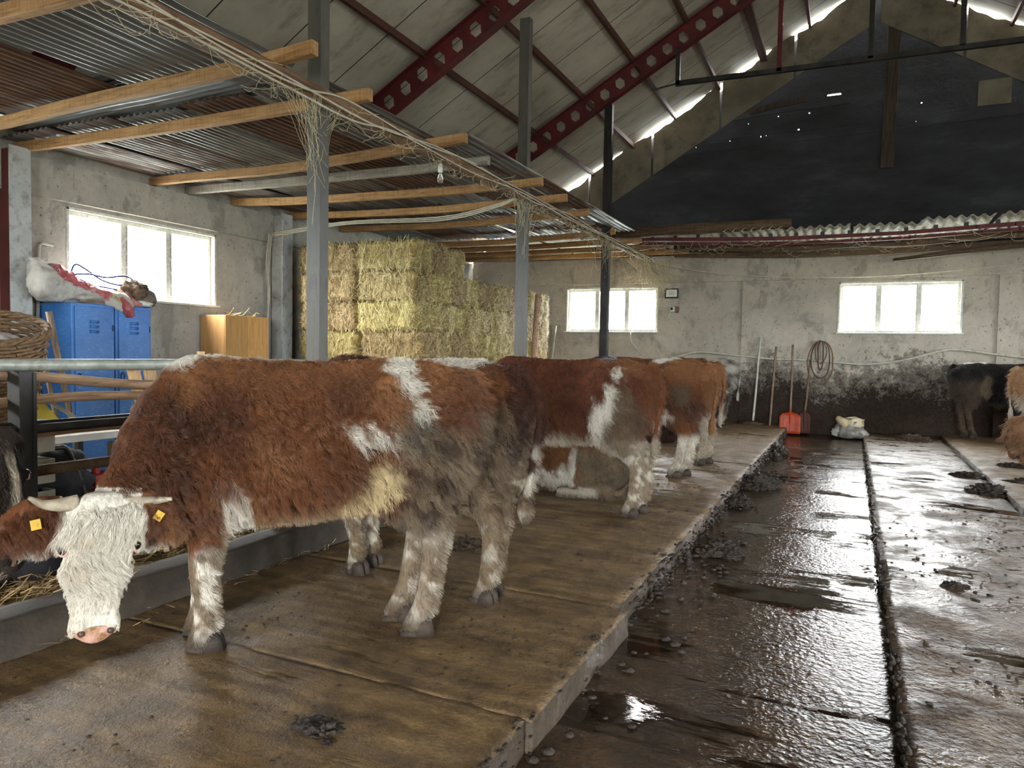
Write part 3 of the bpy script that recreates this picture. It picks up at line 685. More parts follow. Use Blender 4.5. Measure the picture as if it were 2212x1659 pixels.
def skin(name, mb, voxel, colour, lenf, loc, heading, smooth=7, rough=.8):
    """merge the shapes to one continuous body surface, colour its coat"""
    me = bpy.data.meshes.new('raw'); me.from_pydata(mb.v, [], mb.f)
    bm = bmesh.new(); bm.from_mesh(me); bmesh.ops.recalc_face_normals(bm, faces=bm.faces[:]); bm.to_mesh(me); bm.free()
    o = bpy.data.objects.new('raw', me); COL.objects.link(o)
    r = o.modifiers.new('r', 'REMESH'); r.mode = 'VOXEL'; r.voxel_size = voxel
    s = o.modifiers.new('s', 'SMOOTH'); s.factor = .5; s.iterations = smooth
    dg = bpy.context.evaluated_depsgraph_get(); dg.update()
    m2 = bpy.data.meshes.new_from_object(o.evaluated_get(dg)); bpy.data.objects.remove(o); bpy.data.meshes.remove(me)
    m2.name = name
    ob = bpy.data.objects.new(name, m2); COL.objects.link(ob); ob.location = loc; ob.rotation_euler = (0, 0, heading)
    nv = len(m2.vertices); cols = [None] * nv; lens = [0.0] * nv
    newco = []; base = [(v.co.copy(), v.normal.copy()) for v in m2.vertices]
    for i, (p, nrm_) in enumerate(base):
        q = p * 9
        d = V((noise.noise(q), noise.noise(q + V((5, 5, 5))), noise.noise(q + V((9, 1, 4))))) * .02   # shaggy surface lumps
        d2 = noise.noise(p * 26) * .004
        cols[i] = colour(p, nrm_); lens[i] = lenf(p, nrm_)
        newco += tuple(p + nrm_ * ((d.x + d2 * 1.2) * (.35 if p.z < .5 else .8) * min(1, lens[i] * 1.6)))
    m2.vertices.foreach_set('co', newco); m2.update()
    at = m2.color_attributes.new('coat', 'BYTE_COLOR', 'CORNER'); vi = [0] * len(m2.loops); m2.loops.foreach_get('vertex_index', vi); buf = []
    for i in vi: buf += (*cols[i][:3], 1.0)
    at.data.foreach_set('color', buf); m2.polygons.foreach_set('use_smooth', [True] * len(m2.polygons))
    vg = ob.vertex_groups.new(name='length'); gd = ob.vertex_groups.new(name='grow_length'); gd.add([i for i, x in enumerate(lens) if x > 0], 1.0, 'REPLACE')
    b = {}
    for i, x in enumerate(lens): b.setdefault(round(x, 1), []).append(i)
    for k, ids in b.items():
        if k > 0: vg.add(ids, k, 'REPLACE')
    m2.materials.append(M['coat']); m2.materials.append(M['fur'])
    return ob
FUR = []
def fur(*a, **k): FUR.append((a, k))
def grow_fur(ob, count, kids, length, seed, rad=.0016, clump=.82, dirv=(-.012, 0, -.017), steps=4, kink=.011, lengroup='length', norm=.014):
    md = ob.modifiers.new('fur', 'PARTICLE_SYSTEM'); ps = ob.particle_systems[-1]; ps.seed = seed; st = ps.settings
    st.type = 'HAIR'; st.use_advanced_hair = True; st.count = count; st.hair_length = length; st.hair_step = steps; st.display_step = 2; st.render_step = 3
    st.emit_from = 'FACE'; st.use_emit_random = True; st.use_even_distribution = True
    st.normal_factor = norm; st.object_align_factor = dirv; st.factor_random = .006; st.brownian_factor = .0
    st.child_type = 'INTERPOLATED'; st.rendered_child_count = kids; st.child_percent = 1; st.child_length = 1; st.child_radius = .02
    st.clump_factor = clump; st.clump_shape = .2; st.roughness_1 = .006; st.roughness_1_size = .05; st.roughness_2 = .006; st.roughness_endpoint = .01
    st.kink = 'WAVE'; st.kink_amplitude = kink; st.kink_frequency = 3; st.kink_shape = .1
    st.root_radius = 1.0; st.tip_radius = .25; st.radius_scale = rad; st.material = 2; st.use_close_tip = True
    ps.vertex_group_length = lengroup; ps.vertex_group_density = 'grow_' + lengroup
    return ps
def coatmat(name, var):
    t = NT(name); a = t.n('ShaderNodeAttribute', attribute_name='coat')
    if var == 'hair':
        hi = t.n('ShaderNodeHairInfo'); h = t.n('ShaderNodeHueSaturation'); t.L(a.outputs['Color'], h.inputs['Color'])
        k = t.math('MULTIPLY_ADD', hi.outputs['Random'], .75, .65); t.L(k, h.inputs['Value'])
        return t.fin(h.outputs[0], .42, spec=.35)
    g = t.noise(t.mapv(t.obj, (30, 30, 9)), 3, 5, .65)
    c = t.mix(t.ramp(g, [(.3, .55), (.6, 0.0)]), a.outputs['Color'], (.02, .012, .008, 1))
    return t.fin(c, .8, t.bump(g, .5, .01), spec=.04)
M['nostril'] = simple('dark_nostril', '3a2620', '55392f', 9, .5, 0)
M['coat'] = coatmat('cow_coat', 'skin'); M['fur'] = coatmat('cow_fur', 'hair')

def N1(p, f, s=0): return noise.noise(V((p[0]*f + s, p[1]*f + s*1.7, p[2]*f + s*.6)))
def blot(p, c, r, seed, amp=.55, f=7):
    d = sqrt(sum(((p[i] - c[i]) / r[i]) ** 2 for i in range(3))) + amp * (N1(p, f, seed) + .5 * N1(p, f * 2.7, seed + 3))
    return 1 - sstep(.75, 1.1, d)
def mixc(a, b, t): return tuple(a[i] + (b[i] - a[i]) * t for i in range(3))
def c3(h): return lin(h)[:3]
BROWN, DEEP, RUSTY, WHITE, CREAM, DIRT, MUCK, BLACK = c3('6c4329'), c3('41261a'), c3('8e6340'), c3('cec7b9'), c3('c0ab82'), c3('73634f'), c3('3f3329'), c3('1b1a1b')
def leg_dirt(p, c, z0=.5, k=.6, seed=0):
    """mud splashes on the lower legs"""
    m = sstep(.02, .35, N1(p, 11, seed) + .6 * N1(p, 27, seed) + .25)
    t = k * m * (1 - sstep(z0, z0 + .2, p[2])); c = mixc(c, DIRT, t)
    return mixc(c, MUCK, (1 - sstep(.05, .14, p[2])) * .75)
def quarters_dirt(p, c, x1=.12, k=.9, seed=2):
    """caked flanks of the hind quarters"""
    t = (1 - sstep(x1 - .06, x1 + .08, p[0] + .07 * N1(p, 6, seed) - .12 * max(0, .9 - p[2]) * 0)) * (1 - sstep(.98, 1.12, p[2] + .10 * N1(p, 6, seed + 4))) * sstep(.42, .55, p[2])
    d = mixc(DIRT, MUCK, sstep(-.15, .3, N1(p, 9, seed + 8) + .5 * N1(p, 22, seed)))
    return mixc(c, d, k * t)
def body_len(p, n):
    if p[0] < -.305: return .35
    if p[2] < .12: return .2
    if p[2] < .55: return .3
    if p[2] < .7: return .6
    return 1.0
def cow_parts(ob, hs=None, hoofs=(), k=1.0, eyes=True, tags=False, horns=False, muzzle=True, dark=False):
    for (x, y) in hoofs:
        mb = MB()
        for s in (-1, 1):
            mb.tube([(x - .035, y + s * .026, .0), (x - .03, y + s * .026, .045), (x - .022, y + s * .022, .075)], [.05, .046, .034], 12, True, [.027, .025, .018], ref=(0, 1, 0))
            mb.tube([(x + .0, y + s * .03, .018), (x + .045, y + s * .024, .016), (x + .075, y + s * .017, .010)], [.028, .024, .012], 10, True, [.022, .018, .010], ref=(0, 0, 1))
        h = mb.build('hoof', M['hoof'], smooth=True, loc=(0, 0, 0)); h.parent = ob
    if not hs: return
    o, A, N, L = hs
    Q = lambda t, l, n: V(o) + (A * t + L * l + N * n) * k
    if eyes:
        for s in (-1, 1):
            mb = MB(); mb.blob(Q(.168, .127 * s, .014), .0225 * k, 3, 0); e = mb.build('eye', M['eye'], smooth=True, loc=(0, 0, 0)); e.parent = ob
            mb = MB(); pts = []
            for i in range(10):
                a = -.2 + 3.4 * i / 9; c = Q(.17, .132 * s, .016); pts.append(c + (A * (.0215 * sin(a)) + (N * .8 - L * s * .6).normalized() * (.0235 * cos(a))) * k)
            mb.tube(pts, [.002 + .0028 * sin(pi * i / 9) for i in range(10)], 8); e2 = mb.build('eyelid', M['pink'], smooth=True, loc=(0, 0, 0)); e2.parent = ob
    if horns:
        for s in (-1, 1):
            mb = MB(); sp = spline([Q(-.01, .085 * s, -.03), Q(-.005, .15 * s, -.025), Q(-.012, .205 * s, -.005), Q(-.03 - .012 * s, .255 * s, .03)], 5)
            n = len(sp); mb.tube(sp, [lerp(.031, .007, (i / (n - 1)) ** 1.2) for i in range(n)], 14); h = mb.build('horn', M['horn'], smooth=True, loc=(0, 0, 0)); h.parent = ob
    if tags:
        for s in (-1, 1):
            mb = MB(); c = Q(.065, .225 * s, .0) if s > 0 else Q(.055, .215 * s, -.005)
            R_ = Matrix((L * 1.0, A, N)).transposed().to_4x4() @ Matrix.Rotation(radians(12 if s > 0 else -32), 4, 'Z')
            w = .0165; mb.box((-w, -w * 1.15, -.0025), (w, w * 1.15, .0025), .002); mb.v = [R_ @ v for v in mb.v]; mb.v = [v + c for v in mb.v]
            mb.tube([c - N * .012, c + N * .006], .006, 10)
            h = mb.build('ear_tag', M['tagyellow'], loc=(0, 0, 0)); h.parent = ob
    if muzzle:
        mb = MB(); seg = 18; rings = []
        for i in range(6):
            a = i / 5; r = lerp(.012, .060, a ** .7)
            rings.append([Q(.507 + .012 * sin(pi * j * 2 / seg) * 0 - .0 + (.040 * (1 - a)) - r * .62 * sin(2*pi*j/seg) * .7, r * 1.32 * cos(2*pi*j/seg), -.006 + .034 * (1 - a * a) * .35 + r * .82 * sin(2*pi*j/seg) * .62) for j in range(seg)])
        vs = [p for r in rings for p in r]; fs = []
        for i in range(5):
            for j in range(seg): q = (j+1) % seg; fs.append((i*seg+j, i*seg+q, (i+1)*seg+q, (i+1)*seg+j))
        fs.append(tuple(range(seg))); mb.add(vs, fs)
        m = mb.build('muzzle', M['hoof' if dark else 'muzzle'], smooth=True, loc=(0, 0, 0)); m.parent = ob
        for s in (-1, 1):
            mb = MB(); mb.blob(Q(.503, .052 * s, .018), (.013 * k, .012 * k, .014 * k), 2, .1); h = mb.build('nostril', M['nostril'], smooth=True, loc=(0, 0, 0)); h.parent = m

def standing(name, label, group, loc, heading, colour, voxel, hair, legs, nk, hd=None, tl=None, hoofs=True, scale=1.0, lenf=body_len, parts=None, ears=(1, 1), rad=.0016, seed=1, earlift=0.0, kids=10, hlen=.03, ):
    mb = MB(); trunk(mb, STAND)
    for s in (-1, 1): mb.blob((.12, .16 * s, 1.19), (.09, .07, .06), 2, 0); mb.blob((-.22, .075 * s, 1.13), (.07, .05, .07), 2, 0)
    (hl, hr, fl, fr) = legs
    hind(mb, 1, *hl); hind(mb, -1, *hr); fore(mb, 1, *fl); fore(mb, -1, *fr); neck(mb, nk)
    fr_ = None
    if hd:
        A, N, L = head(mb, hd[0], hd[1], hd[2], (parts or {}).get('k', 1.0), ears, earlift); fr_ = (V(hd[0]), A, N, L)
    if tl: tail(mb, tl)
    cf = (lambda p, n: colour(p, n, fr_)); lf = (lambda p, n: lenf(p, n, fr_)) if lenf is not body_len else body_len
    ob = skin(name, mb, voxel, cf, lf, loc, heading)
    ob.scale = (scale,) * 3
    tag(ob, label, 'cow', group)
    hf = [(.0 + hl[0], hl[1]), (.0 + hr[0], -hr[1]), (fl[0] - .015, fl[1]), (fr[0] - .015, -fr[1])] if hoofs else []
    cow_parts(ob, fr_ if hd else None, hf, **(parts or {}))
    if hair: fur(ob, hair, kids, hlen, seed, rad)
    return ob
def hpos(p, fr):
    o, A, N, L = fr; d = V(p) - o; return d.dot(A), d.dot(L), d.dot(N)
def in_head(p, fr):
    t, l, n = hpos(p, fr); return -.07 < t < .62 and n > -.23 and abs(l) < .45, t, l, n
# ---- the front cow
def colA(p, n, fr):
    ok, t, l, nn = in_head(p, fr)
    x, y, z = p
    if ok and y > .2 and t > -.06 and nn > -.20:
        c = WHITE
        if abs(l) > .135 and t < .22:
            c = mixc(BROWN, DEEP, .5 + .6 * N1(p, 9)); c = mixc(c, RUSTY, sstep(.1, .5, N1(p, 13, 4)) * .6)
            rim = sstep(.085, .115, t - .09 * abs(l)); c = mixc(c, WHITE, rim)
            return c
        c = mixc(c, CREAM, .22 * sstep(0, .4, N1(p, 8)) + .5 * sstep(.46, .52, t) * sstep(.0, .5, N1(p, 30)))
        return c
    k = .5 + .9 * N1(p, 3.3) + .5 * N1(p, 8)
    c = mixc(DEEP, BROWN, max(0, min(1, k + .25)))
    c = mixc(c, RUSTY, .55 * sstep(.1, .5, N1(p, 5, 3) + .3 * (z - .9)))
    top = sstep(1.1, 1.3, z); c = mixc(c, RUSTY, .25 * top)
    if x > .75: c = mixc(c, DEEP, .35 * sstep(.9, 1.1, x))
    w = max(blot(p, (.09, .1, 1.27), (.06, .2, .09), 1, .9, 10), blot(p, (.04, .22, 1.09), (.045, .12, .14), 2, .9, 10), blot(p, (.19, .25, .98), (.13, .12, .055), 3, 1.3, 14), blot(p, (.06, .25, .95), (.07, .14, .08), 5, .8, 9),
            blot(p, (1.06, -.02, 1.30), (.14, .12, .085), 6, .4), blot(p, (.74, 0, 1.315), (.25, .06, .03), 8, .4), blot(p, (-.1, 0, 1.32), (.12, .05, .06), 9, .3))
    c = mixc(c, WHITE, w * .9)
    c = mixc(c, CREAM, max(blot(p, (.2, .2, .79), (.12, .2, .12), 4, .5), .8 * blot(p, (.27, .2, .7), (.12, .25, .06), 7, .6)))
    c = mixc(c, mixc(DIRT, CREAM, .3), (1 - sstep(.62, .70, z + .05 * N1(p, 8))) * .7 * sstep(.25, .4, x) * (1 - sstep(.8, .9, x)))
    # legs
    if z < .75 and x < .35:
        lw = mixc(WHITE, DIRT, .5 + .4 * sstep(-.1, .3, N1(p, 12, 6))); c = mixc(c, lw, 1 - sstep(.48, .66, z))
    c = quarters_dirt(p, c, .12, .92, 2)
    if x > .75 and z < .8:
        front = sstep(.0, .06, (x - .97) * 0 + .03 + .12 * N1(p, 6, 2) + (z - .46) * 1.1 )
        lw = mixc(WHITE, DIRT, .3 * sstep(0, .3, N1(p, 14, 6))); c = mixc(lw, c, front)
        if x < .865 : c = mixc(c, WHITE, .8 * sstep(.45, .55, z) * (1 - sstep(.72, .8, z)))
        c = mixc(c, BROWN, .7 * blot(p, (.99, .12, .40), (.05, .1, .09), 12, .4))
    return leg_dirt(p, c, .4, .95, 1)
def lenA(p, n, fr):
    ok, t, l, nn = in_head(p, fr)
    if ok and p[1] > .2 and t > -.06 and nn > -.20: return 0
    return body_len(p, n)
GR = 'cattle tethered along the feed trough'
hA = ((1.245, .455, .735), (.035, .10, -1.0), (-.42, .90, .10))
cowA = standing('cow', 'large brown cow with a white horned face turned to the viewer', GR, (-1.90, 2.955, 0), radians(219.3), colA, .0125, 7500,
    ((.0, .11), (.07, .10), (.95, .105), (1.0, .10)), [(.9, 0, .99, .20, .30), (1.02, .03, .98, .18, .25), (1.09, .10, .91, .165, .20), (1.15, .20, .80, .145, .155), (1.20, .30, .71, .125, .13), (1.225, .38, .66, .10, .11)],
    hA, [(-.22, 0, 1.25), (-.275, -.02, 1.19), (-.265, -.07, 1.0), (-.23, -.09, .8), (-.20, -.09, .6), (-.19, -.09, .5)], lenf=lenA, parts=dict(horns=True, tags=True, k=.94), seed=3, kids=14, hlen=.05)
vh = cowA.vertex_groups.new(name='face'); vh2 = cowA.vertex_groups.new(name='grow_face')
oA_, AA_, NA_, LA_ = (V(hA[0]),) + head_axes(hA[1], hA[2]); frA = (oA_, AA_, NA_, LA_)
for v_ in cowA.data.vertices:
    ok, t, l, nn = in_head(v_.co, frA)
    if ok and v_.co.y > .2 and t > -.06 and nn > -.2:
        q = .55 if abs(l) > .135 and t < .22 else lerp(lerp(1.0, .42, sstep(.02, .14, t)), .15, sstep(.2, .46, t))
        q *= sstep(.022, .05, sqrt((t - .158) ** 2 + (abs(l) - .12) ** 2)); q *= 1 - sstep(.425, .45, t) * sstep(-.07, -.04, nn) * (1 - sstep(.06, .08, abs(l)))
        if q > .03: vh.add([v_.index], q, 'REPLACE'); vh2.add([v_.index], 1.0, 'REPLACE')
fur(cowA, 3600, 14, .052, 33, .0015, .7, tuple(AA_ * .03), lengroup='face', norm=.009, kink=.016)
# ---- second cow, seen from behind
def colB(p, n, fr):
    x, y, z = p
    c = mixc(DEEP, BROWN, .4 + .8 * N1(p, 4, 7)); 
    w = max(sstep(-.08, .0, x + .06 * N1(p, 5, 2) - .25 * max(0, 1.15 - z)) * (1 - sstep(.62, .8, x)), 0)
    c = mixc(c, mixc(WHITE, DIRT, .15), w)
    c = mixc(c, RUSTY, .8 * blot(p, (-.24, -.07, 1.0), (.08, .05, .22), 4, .3))
    if z < .55 and x < .3: c = mixc(c, mixc(WHITE, DIRT, .4), 1 - sstep(.38, .5, z))
    c = quarters_dirt(p, c, .2, .85, 5)
    c = mixc(c, MUCK, .85 * blot(p, (-.05, .05, .5), (.12, .2, .10), 7, .4))
    c = mixc(c, MUCK, .6 * blot(p, (.12, .2, .75), (.12, .1, .16), 8, .5))
    if x > .75 and z < .75: c = mixc(BROWN if y > 0 else WHITE, WHITE, 1 - sstep(.36, .42, z))
    if x < -.265 or (x < -.2 and abs(y) < .05): 
        c = mixc(mixc(DEEP, BLACK, .5), mixc(WHITE, DIRT, .3), sstep(.0, .3, N1(p, 9, 3)) * (1 - sstep(.75, .9, z)) * .8); c = mixc(c, DEEP, .7 * sstep(.95, 1.1, z))
    return leg_dirt(p, mixc(c, DIRT, .3 * (1 - sstep(.5, .7, z))), .5, 1.0, 4)
standing('cow', 'brown and white cow seen from behind, standing between the front cow and a reddish one', GR, (-1.865, 3.482, 0), radians(172.6), colB, .014, 5000,
    ((-.12, .06), (-.07, .06), (.80, .09), (.86, .09)), [(.9, 0, .99, .20, .30), (1.08, .0, .93, .17, .25), (1.25, .0, .82, .14, .19), (1.4, 0, .68, .12, .15), (1.48, 0, .58, .1, .11)],
    ((1.50, 0, .62), (.35, 0, -1), (1, 0, .35)), [(-.22, 0, 1.26), (-.30, -.02, 1.24), (-.37, -.06, 1.12), (-.375, -.07, .95), (-.35, -.06, .78), (-.33, -.04, .62), (-.315, -.03, .54), (-.31, -.02, .46)], seed=5, kids=12)
# ---- reddish cow with a white belly
def colC(p, n, fr):
    x, y, z = p
    c = mixc(DEEP, BROWN, .35 + .8 * N1(p, 4, 17) + .3 * N1(p, 11, 2)); c = mixc(c, c3('67382a'), .4)
    c = mixc(c, RUSTY, .5 * sstep(1.15, 1.3, z + .1 * N1(p, 6)) * (1 - sstep(.1, .3, x)))
    bel = 1 - sstep(.64, .71, z + .05 * N1(p, 5, 3)); 
    if x > .12: c = mixc(c, mixc(WHITE, CREAM, .3), bel)
    w = max(blot(p, (.04, .22, 1.0), (.06, .15, .12), 2, .5), blot(p, (.0, .2, 1.2), (.045, .1, .08), 5, .4), blot(p, (.12, .2, .82), (.09, .2, .16), 6, .5))
    c = mixc(c, WHITE, .9 * w)
    c = mixc(c, c3('6b7384'), .9 * blot(p, (.12, .0, 1.31), (.1, .09, .05), 9, .2))
    if x < .35 and z < .85: c = mixc(c, mixc(WHITE, DIRT, .35), 1 - sstep(.55, .72, z))
    c = mixc(c, mixc(DIRT, MUCK, .4 + .6 * N1(p, 9)), .8 * blot(p, (-.06, .2, .78), (.15, .2, .28), 8, .5))
    if x < -.2: c = mixc(c, BROWN, .8 * sstep(.6, .8, z))
    return leg_dirt(p, c, .5, .9, 9)
NKL = [(.9, 0, .99, .20, .30), (1.08, .0, .93, .17, .25), (1.25, .0, .82, .14, .19), (1.4, 0, .68, .12, .15), (1.48, 0, .58, .1, .11)]
HDL = ((1.50, 0, .62), (.35, 0, -1), (1, 0, .35))
TL = [(-.22, 0, 1.27), (-.29, 0, 1.22), (-.335, .0, 1.05), (-.33, .0, .88), (-.31, 0, .7), (-.30, 0, .55), (-.3, 0, .48)]
standing('cow', 'red brown cow with a white belly standing over the lying calf', GR, (-1.76, 5.87, 0), radians(184), colC, .016, 5000, ((-.12, .10), (-.17, .10), (.95, .1), (.92, .1)), NKL, HDL, TL, seed=8, kids=12)
# ---- fourth and fifth cows
def colE(p, n, fr):
    x, y, z = p
    c = mixc(DEEP, BROWN, .6 + .8 * N1(p, 4, 27)); c = mixc(c, RUSTY, .5 * sstep(1.0, 1.2, z) * (1 - sstep(.1, .3, x)))
    c = mixc(c, WHITE, max(blot(p, (.22, .02, 1.30), (.16, .13, .08), 2, .4), blot(p, (.3, .15, .68), (.25, .2, .09), 6, .5)))
    if x < .35 and z < .6: c = mixc(c, mixc(WHITE, DIRT, .3), 1 - sstep(.4, .52, z))
    c = mixc(c, mixc(DIRT, MUCK, .7), .85 * blot(p, (.02, .2, .92), (.12, .15, .16), 8, .5))
    if x < -.2: c = mixc(c, RUSTY, .5)
    return leg_dirt(p, c, .3, .5, 11)
standing('cow', 'brown cow with a white spot on its back beyond the white bellied one', GR, (-1.66, 7.98, 0), radians(182), colE, .02, 2600, ((.08, .1), (.0, .1), (.95, .1), (.92, .1)), NKL, None, TL, seed=9, kids=9, rad=.0022, hlen=.02)
def colF(p, n, fr):
    c = mixc(BROWN, RUSTY, .4 + .7 * N1(p, 5, 37)); x, y, z = p
    c = mixc(c, mixc(DIRT, WHITE, .35), (1 - sstep(.55, .8, z + .15 * N1(p, 6)))); return leg_dirt(p, c, .3, .5, 12)
standing('cow', 'light brown cow whose tail hangs behind the fifth standing rump in the row', GR, (-1.74, 9.05, 0), radians(178), colF, .022, 1800, ((-.08, .1), (-.13, .1), (.95, .1), (.92, .1)), NKL, None, TL, seed=10, kids=8, rad=.0024, hlen=.02)
def colG(p, n, fr):
    x, y, z = p; c = mixc(c3('b9b2a6'), c3('4a443f'), sstep(-.1, .35, N1(p, 5, 47))); return leg_dirt(p, c, .3, .4, 13)
standing('cow', 'dirty white cow last in the row by the back wall', GR, (-2.25, 14.2, 0), radians(182), colG, .026, 900, ((.05, .1), (.0, .1), (.95, .1), (.92, .1)), NKL, None, TL, seed=11, kids=8, rad=.003, hlen=.016)
# ---- right hand side
def colJ(p, n, fr):
    x, y, z = p; c = mixc(BLACK, c3('36302d'), sstep(0, .4, N1(p, 5, 57)) * .6)
    c = mixc(c, WHITE, blot(p, (.08, 0, 1.32), (.22, .1, .05), 3, .4))
    c = mixc(c, c3('57493d'), max((1 - sstep(.05, .2, x + .05 * N1(p, 6))) * (1 - sstep(.9, 1.1, z)), 1 - sstep(.60, .67, z)) * .85)
    c = mixc(c, c3('7d6c5a'), .8 * blot(p, (.2, -.2, .88), (.1, .2, .2), 4, .5)); return leg_dirt(p, c, .3, .5, 14)
standing('cow', 'black cow with a white top line by the back wall, facing away to the right', 'cattle on the far side', (1.82, 14.55, 0), radians(8), colJ, .024, 1500, ((.0, .1), (.08, .1), (.95, .1), (.92, .1)), NKL, None, [(-.22, 0, 1.27), (-.29, 0, 1.22), (-.33, -.02, 1.05), (-.29, -.05, .85), (-.25, -.05, .75)], seed=12, kids=8, rad=.0026, hlen=.012)
def colK(p, n, fr):
    x, y, z = p; c = mixc(c3('97704e'), c3('b8936f'), .5 + .7 * N1(p, 5, 67)); c = mixc(c, mixc(WHITE, DIRT, .3), 1 - sstep(.7, .95, z)); return leg_dirt(p, c, .4, .6, 15)
standing('cow', 'tan cow cut off by the photo edge, standing before the black one', 'cattle on the far side', (2.36, 12.3, 0), radians(3), colK, .022, 1200, ((.0, .1), (-.05, .1), (.95, .1), (.92, .1)), NKL, None, TL, seed=13, kids=8, rad=.0026, hlen=.014)
# ---- black cow by the bowl
def colM(p, n, fr):
    t, l, nn = hpos(p, fr); x, y, z = p
    c = mixc(BLACK, c3('3a3129'), sstep(.05, .4, N1(p, 6, 77)) * .7)
    if -.02 < t < .62 and abs(l) < .2 and nn > -.05:
        c = mixc(c, mixc(WHITE, CREAM, .45), (1 - sstep(.03, .05, abs(l - .0) + .02 * N1(p, 14))) * sstep(.02, .08, t) * (1 - sstep(.28, .36, t)))
    if t < .05 and nn > -.15: c = mixc(c, c3('4d4038'), .7)
    return leg_dirt(p, c, .3, .5, 16)
hM = ((2.12, -.005, .95), (.08, -.05, -1.0), (.45, -.85, .2))
standing('cow', 'black cow with a white blaze, only its head showing above the black bowl', GR, (-2.95, -.35, 0), radians(95), colM, .016, 2600, ((.0, .1), (.05, .1), (.95, .1), (.92, .1)),
    [(.95, 0, 1.0, .2, .30), (1.2, .0, 1.02, .17, .25), (1.5, .03, 1.04, .14, .2), (1.8, .06, .98, .13, .17), (1.98, .07, .93, .11, .13)], hM, TL, seed=14, kids=10, parts=dict(horns=False, dark=True))

# ---- lying animals
def lying(name, label, group, loc, heading, colour, voxel, hair, seed, hd=None, scale=1.0, rad=.002, kids=9):
    mb = MB(); dz = .585
    st = [(x, zt - dz, max(.02, zb - dz), hw * 1.08, low + .06) for (x, zt, zb, hw, low) in STAND]; trunk(mb, st)
    for s in (-1, 1):
        # folded hind leg: big thigh, shank and cannon laid forward on the floor
        leg_chain(mb, [(-.02, .14*s, .46, .2, .1), (.05, .22*s, .36, .21, .1), (.12, .27*s, .24, .15, .085), (.10, .29*s, .14, .11, .07)])
        mb.tube(spline([(.14, .29*s, .12), (-.02, .31*s, .10), (-.13, .31*s, .085), (-.02, .34*s, .06), (.14, .36*s, .05), (.27, .36*s, .05), (.36, .36*s, .04)], 4), [.08]*6 + [.07]*4 + [.052]*6 + [.045]*4 + [.05]*5, 12)
        mb.tube(spline([(.95, .17*s, .30), (.98, .21*s, .2), (1.12, .23*s, .10), (1.2, .23*s, .06), (1.1, .25*s, .05), (.92, .26*s, .05), (.82, .26*s, .04)], 4), [.14]*4 + [.10]*5 + [.065]*5 + [.05]*6 + [.052]*5, 12)
        mb.blob((.12, .16 * s, .6), (.09, .08, .06), 2, 0)
    neck(mb, [(.95, 0, .42, .2, .28), (1.12, .05, .46, .16, .22), (1.28, .1, .46, .13, .17), (1.36, .14, .42, .1, .12)])
    A, N, L = head(mb, (1.36, .15, .46), (.6, .35, -.7), (.6, .3, .8), .9)
    tail(mb, [(-.22, 0, .66), (-.32, .06, .55), (-.34, .14, .3), (-.27, .22, .1), (-.2, .28, .05)], .03, .016, .03)
    ob = skin(name, mb, voxel, colour, (lambda p, n: .9 if p[2] > .15 else .5), loc, heading); ob.scale = (scale,) * 3
    tag(ob, label, 'cow', group); 
    cow_parts(ob, (V((1.36, .15, .46)), A, N, L), (), .9)
    if hair: fur(ob, hair, kids, .045, seed, rad)
    return ob
def colD(p, n):
    x, y, z = p
    c = mixc(BROWN, DEEP, .3 + .8 * N1(p, 5, 87)); c = mixc(c, RUSTY, .35)
    c = mixc(c, WHITE, max(blot(p, (.42, .27, .16), (.2, .1, .12), 3, .6), blot(p, (.24, .3, .28), (.06, .15, .2), 5, .4), (1 - sstep(.1, .18, z)) * sstep(.6, .8, x)))
    c = mixc(c, mixc(DIRT, MUCK, .35 + .4 * N1(p, 9, 4)), (1 - sstep(.14, .22, x + .05 * N1(p, 7, 3))) * (1 - sstep(.42, .55, z)))
    c = mixc(c, mixc(WHITE, DIRT, .5), .8 * (1 - sstep(.1, .14, z)) * sstep(-.1, .0, x) * (1 - sstep(.5, .6, x)))
    return mixc(c, MUCK, .7 * (1 - sstep(.02, .07, z)))
lying('calf', 'brown calf lying under the belly of the white bellied cow', GR, (-2.12, 6.62, 0), radians(180), colD, .016, 3000, 21, scale=.95)
def colH(p, n):
    c = mixc(BLACK, DEEP, .5); return mixc(c, WHITE, max(blot(p, (.15, .2, .3), (.09, .3, .3), 3, .3), blot(p, (.7, .3, .1), (.3, .2, .1), 3, .4)))
lying('calf', 'dark calf with a white stripe lying beyond the standing row', GR, (-2.55, 11.2, 0), radians(182), colH, .022, 900, 22, scale=.9, rad=.003)
def colL(p, n):
    c = mixc(c3('7f5a3f'), c3('a67f60'), .5 + .7 * N1(p, 6, 97)); return mixc(c, WHITE, max(blot(p, (.1, -.3, .12), (.15, .15, .18), 3, .3), 0))
lying('calf', 'light brown calf lying at the photo edge before the tan cow', 'cattle on the far side', (2.18, 11.35, 0), radians(-6), colL, .02, 1500, 23, scale=.92, rad=.0026)
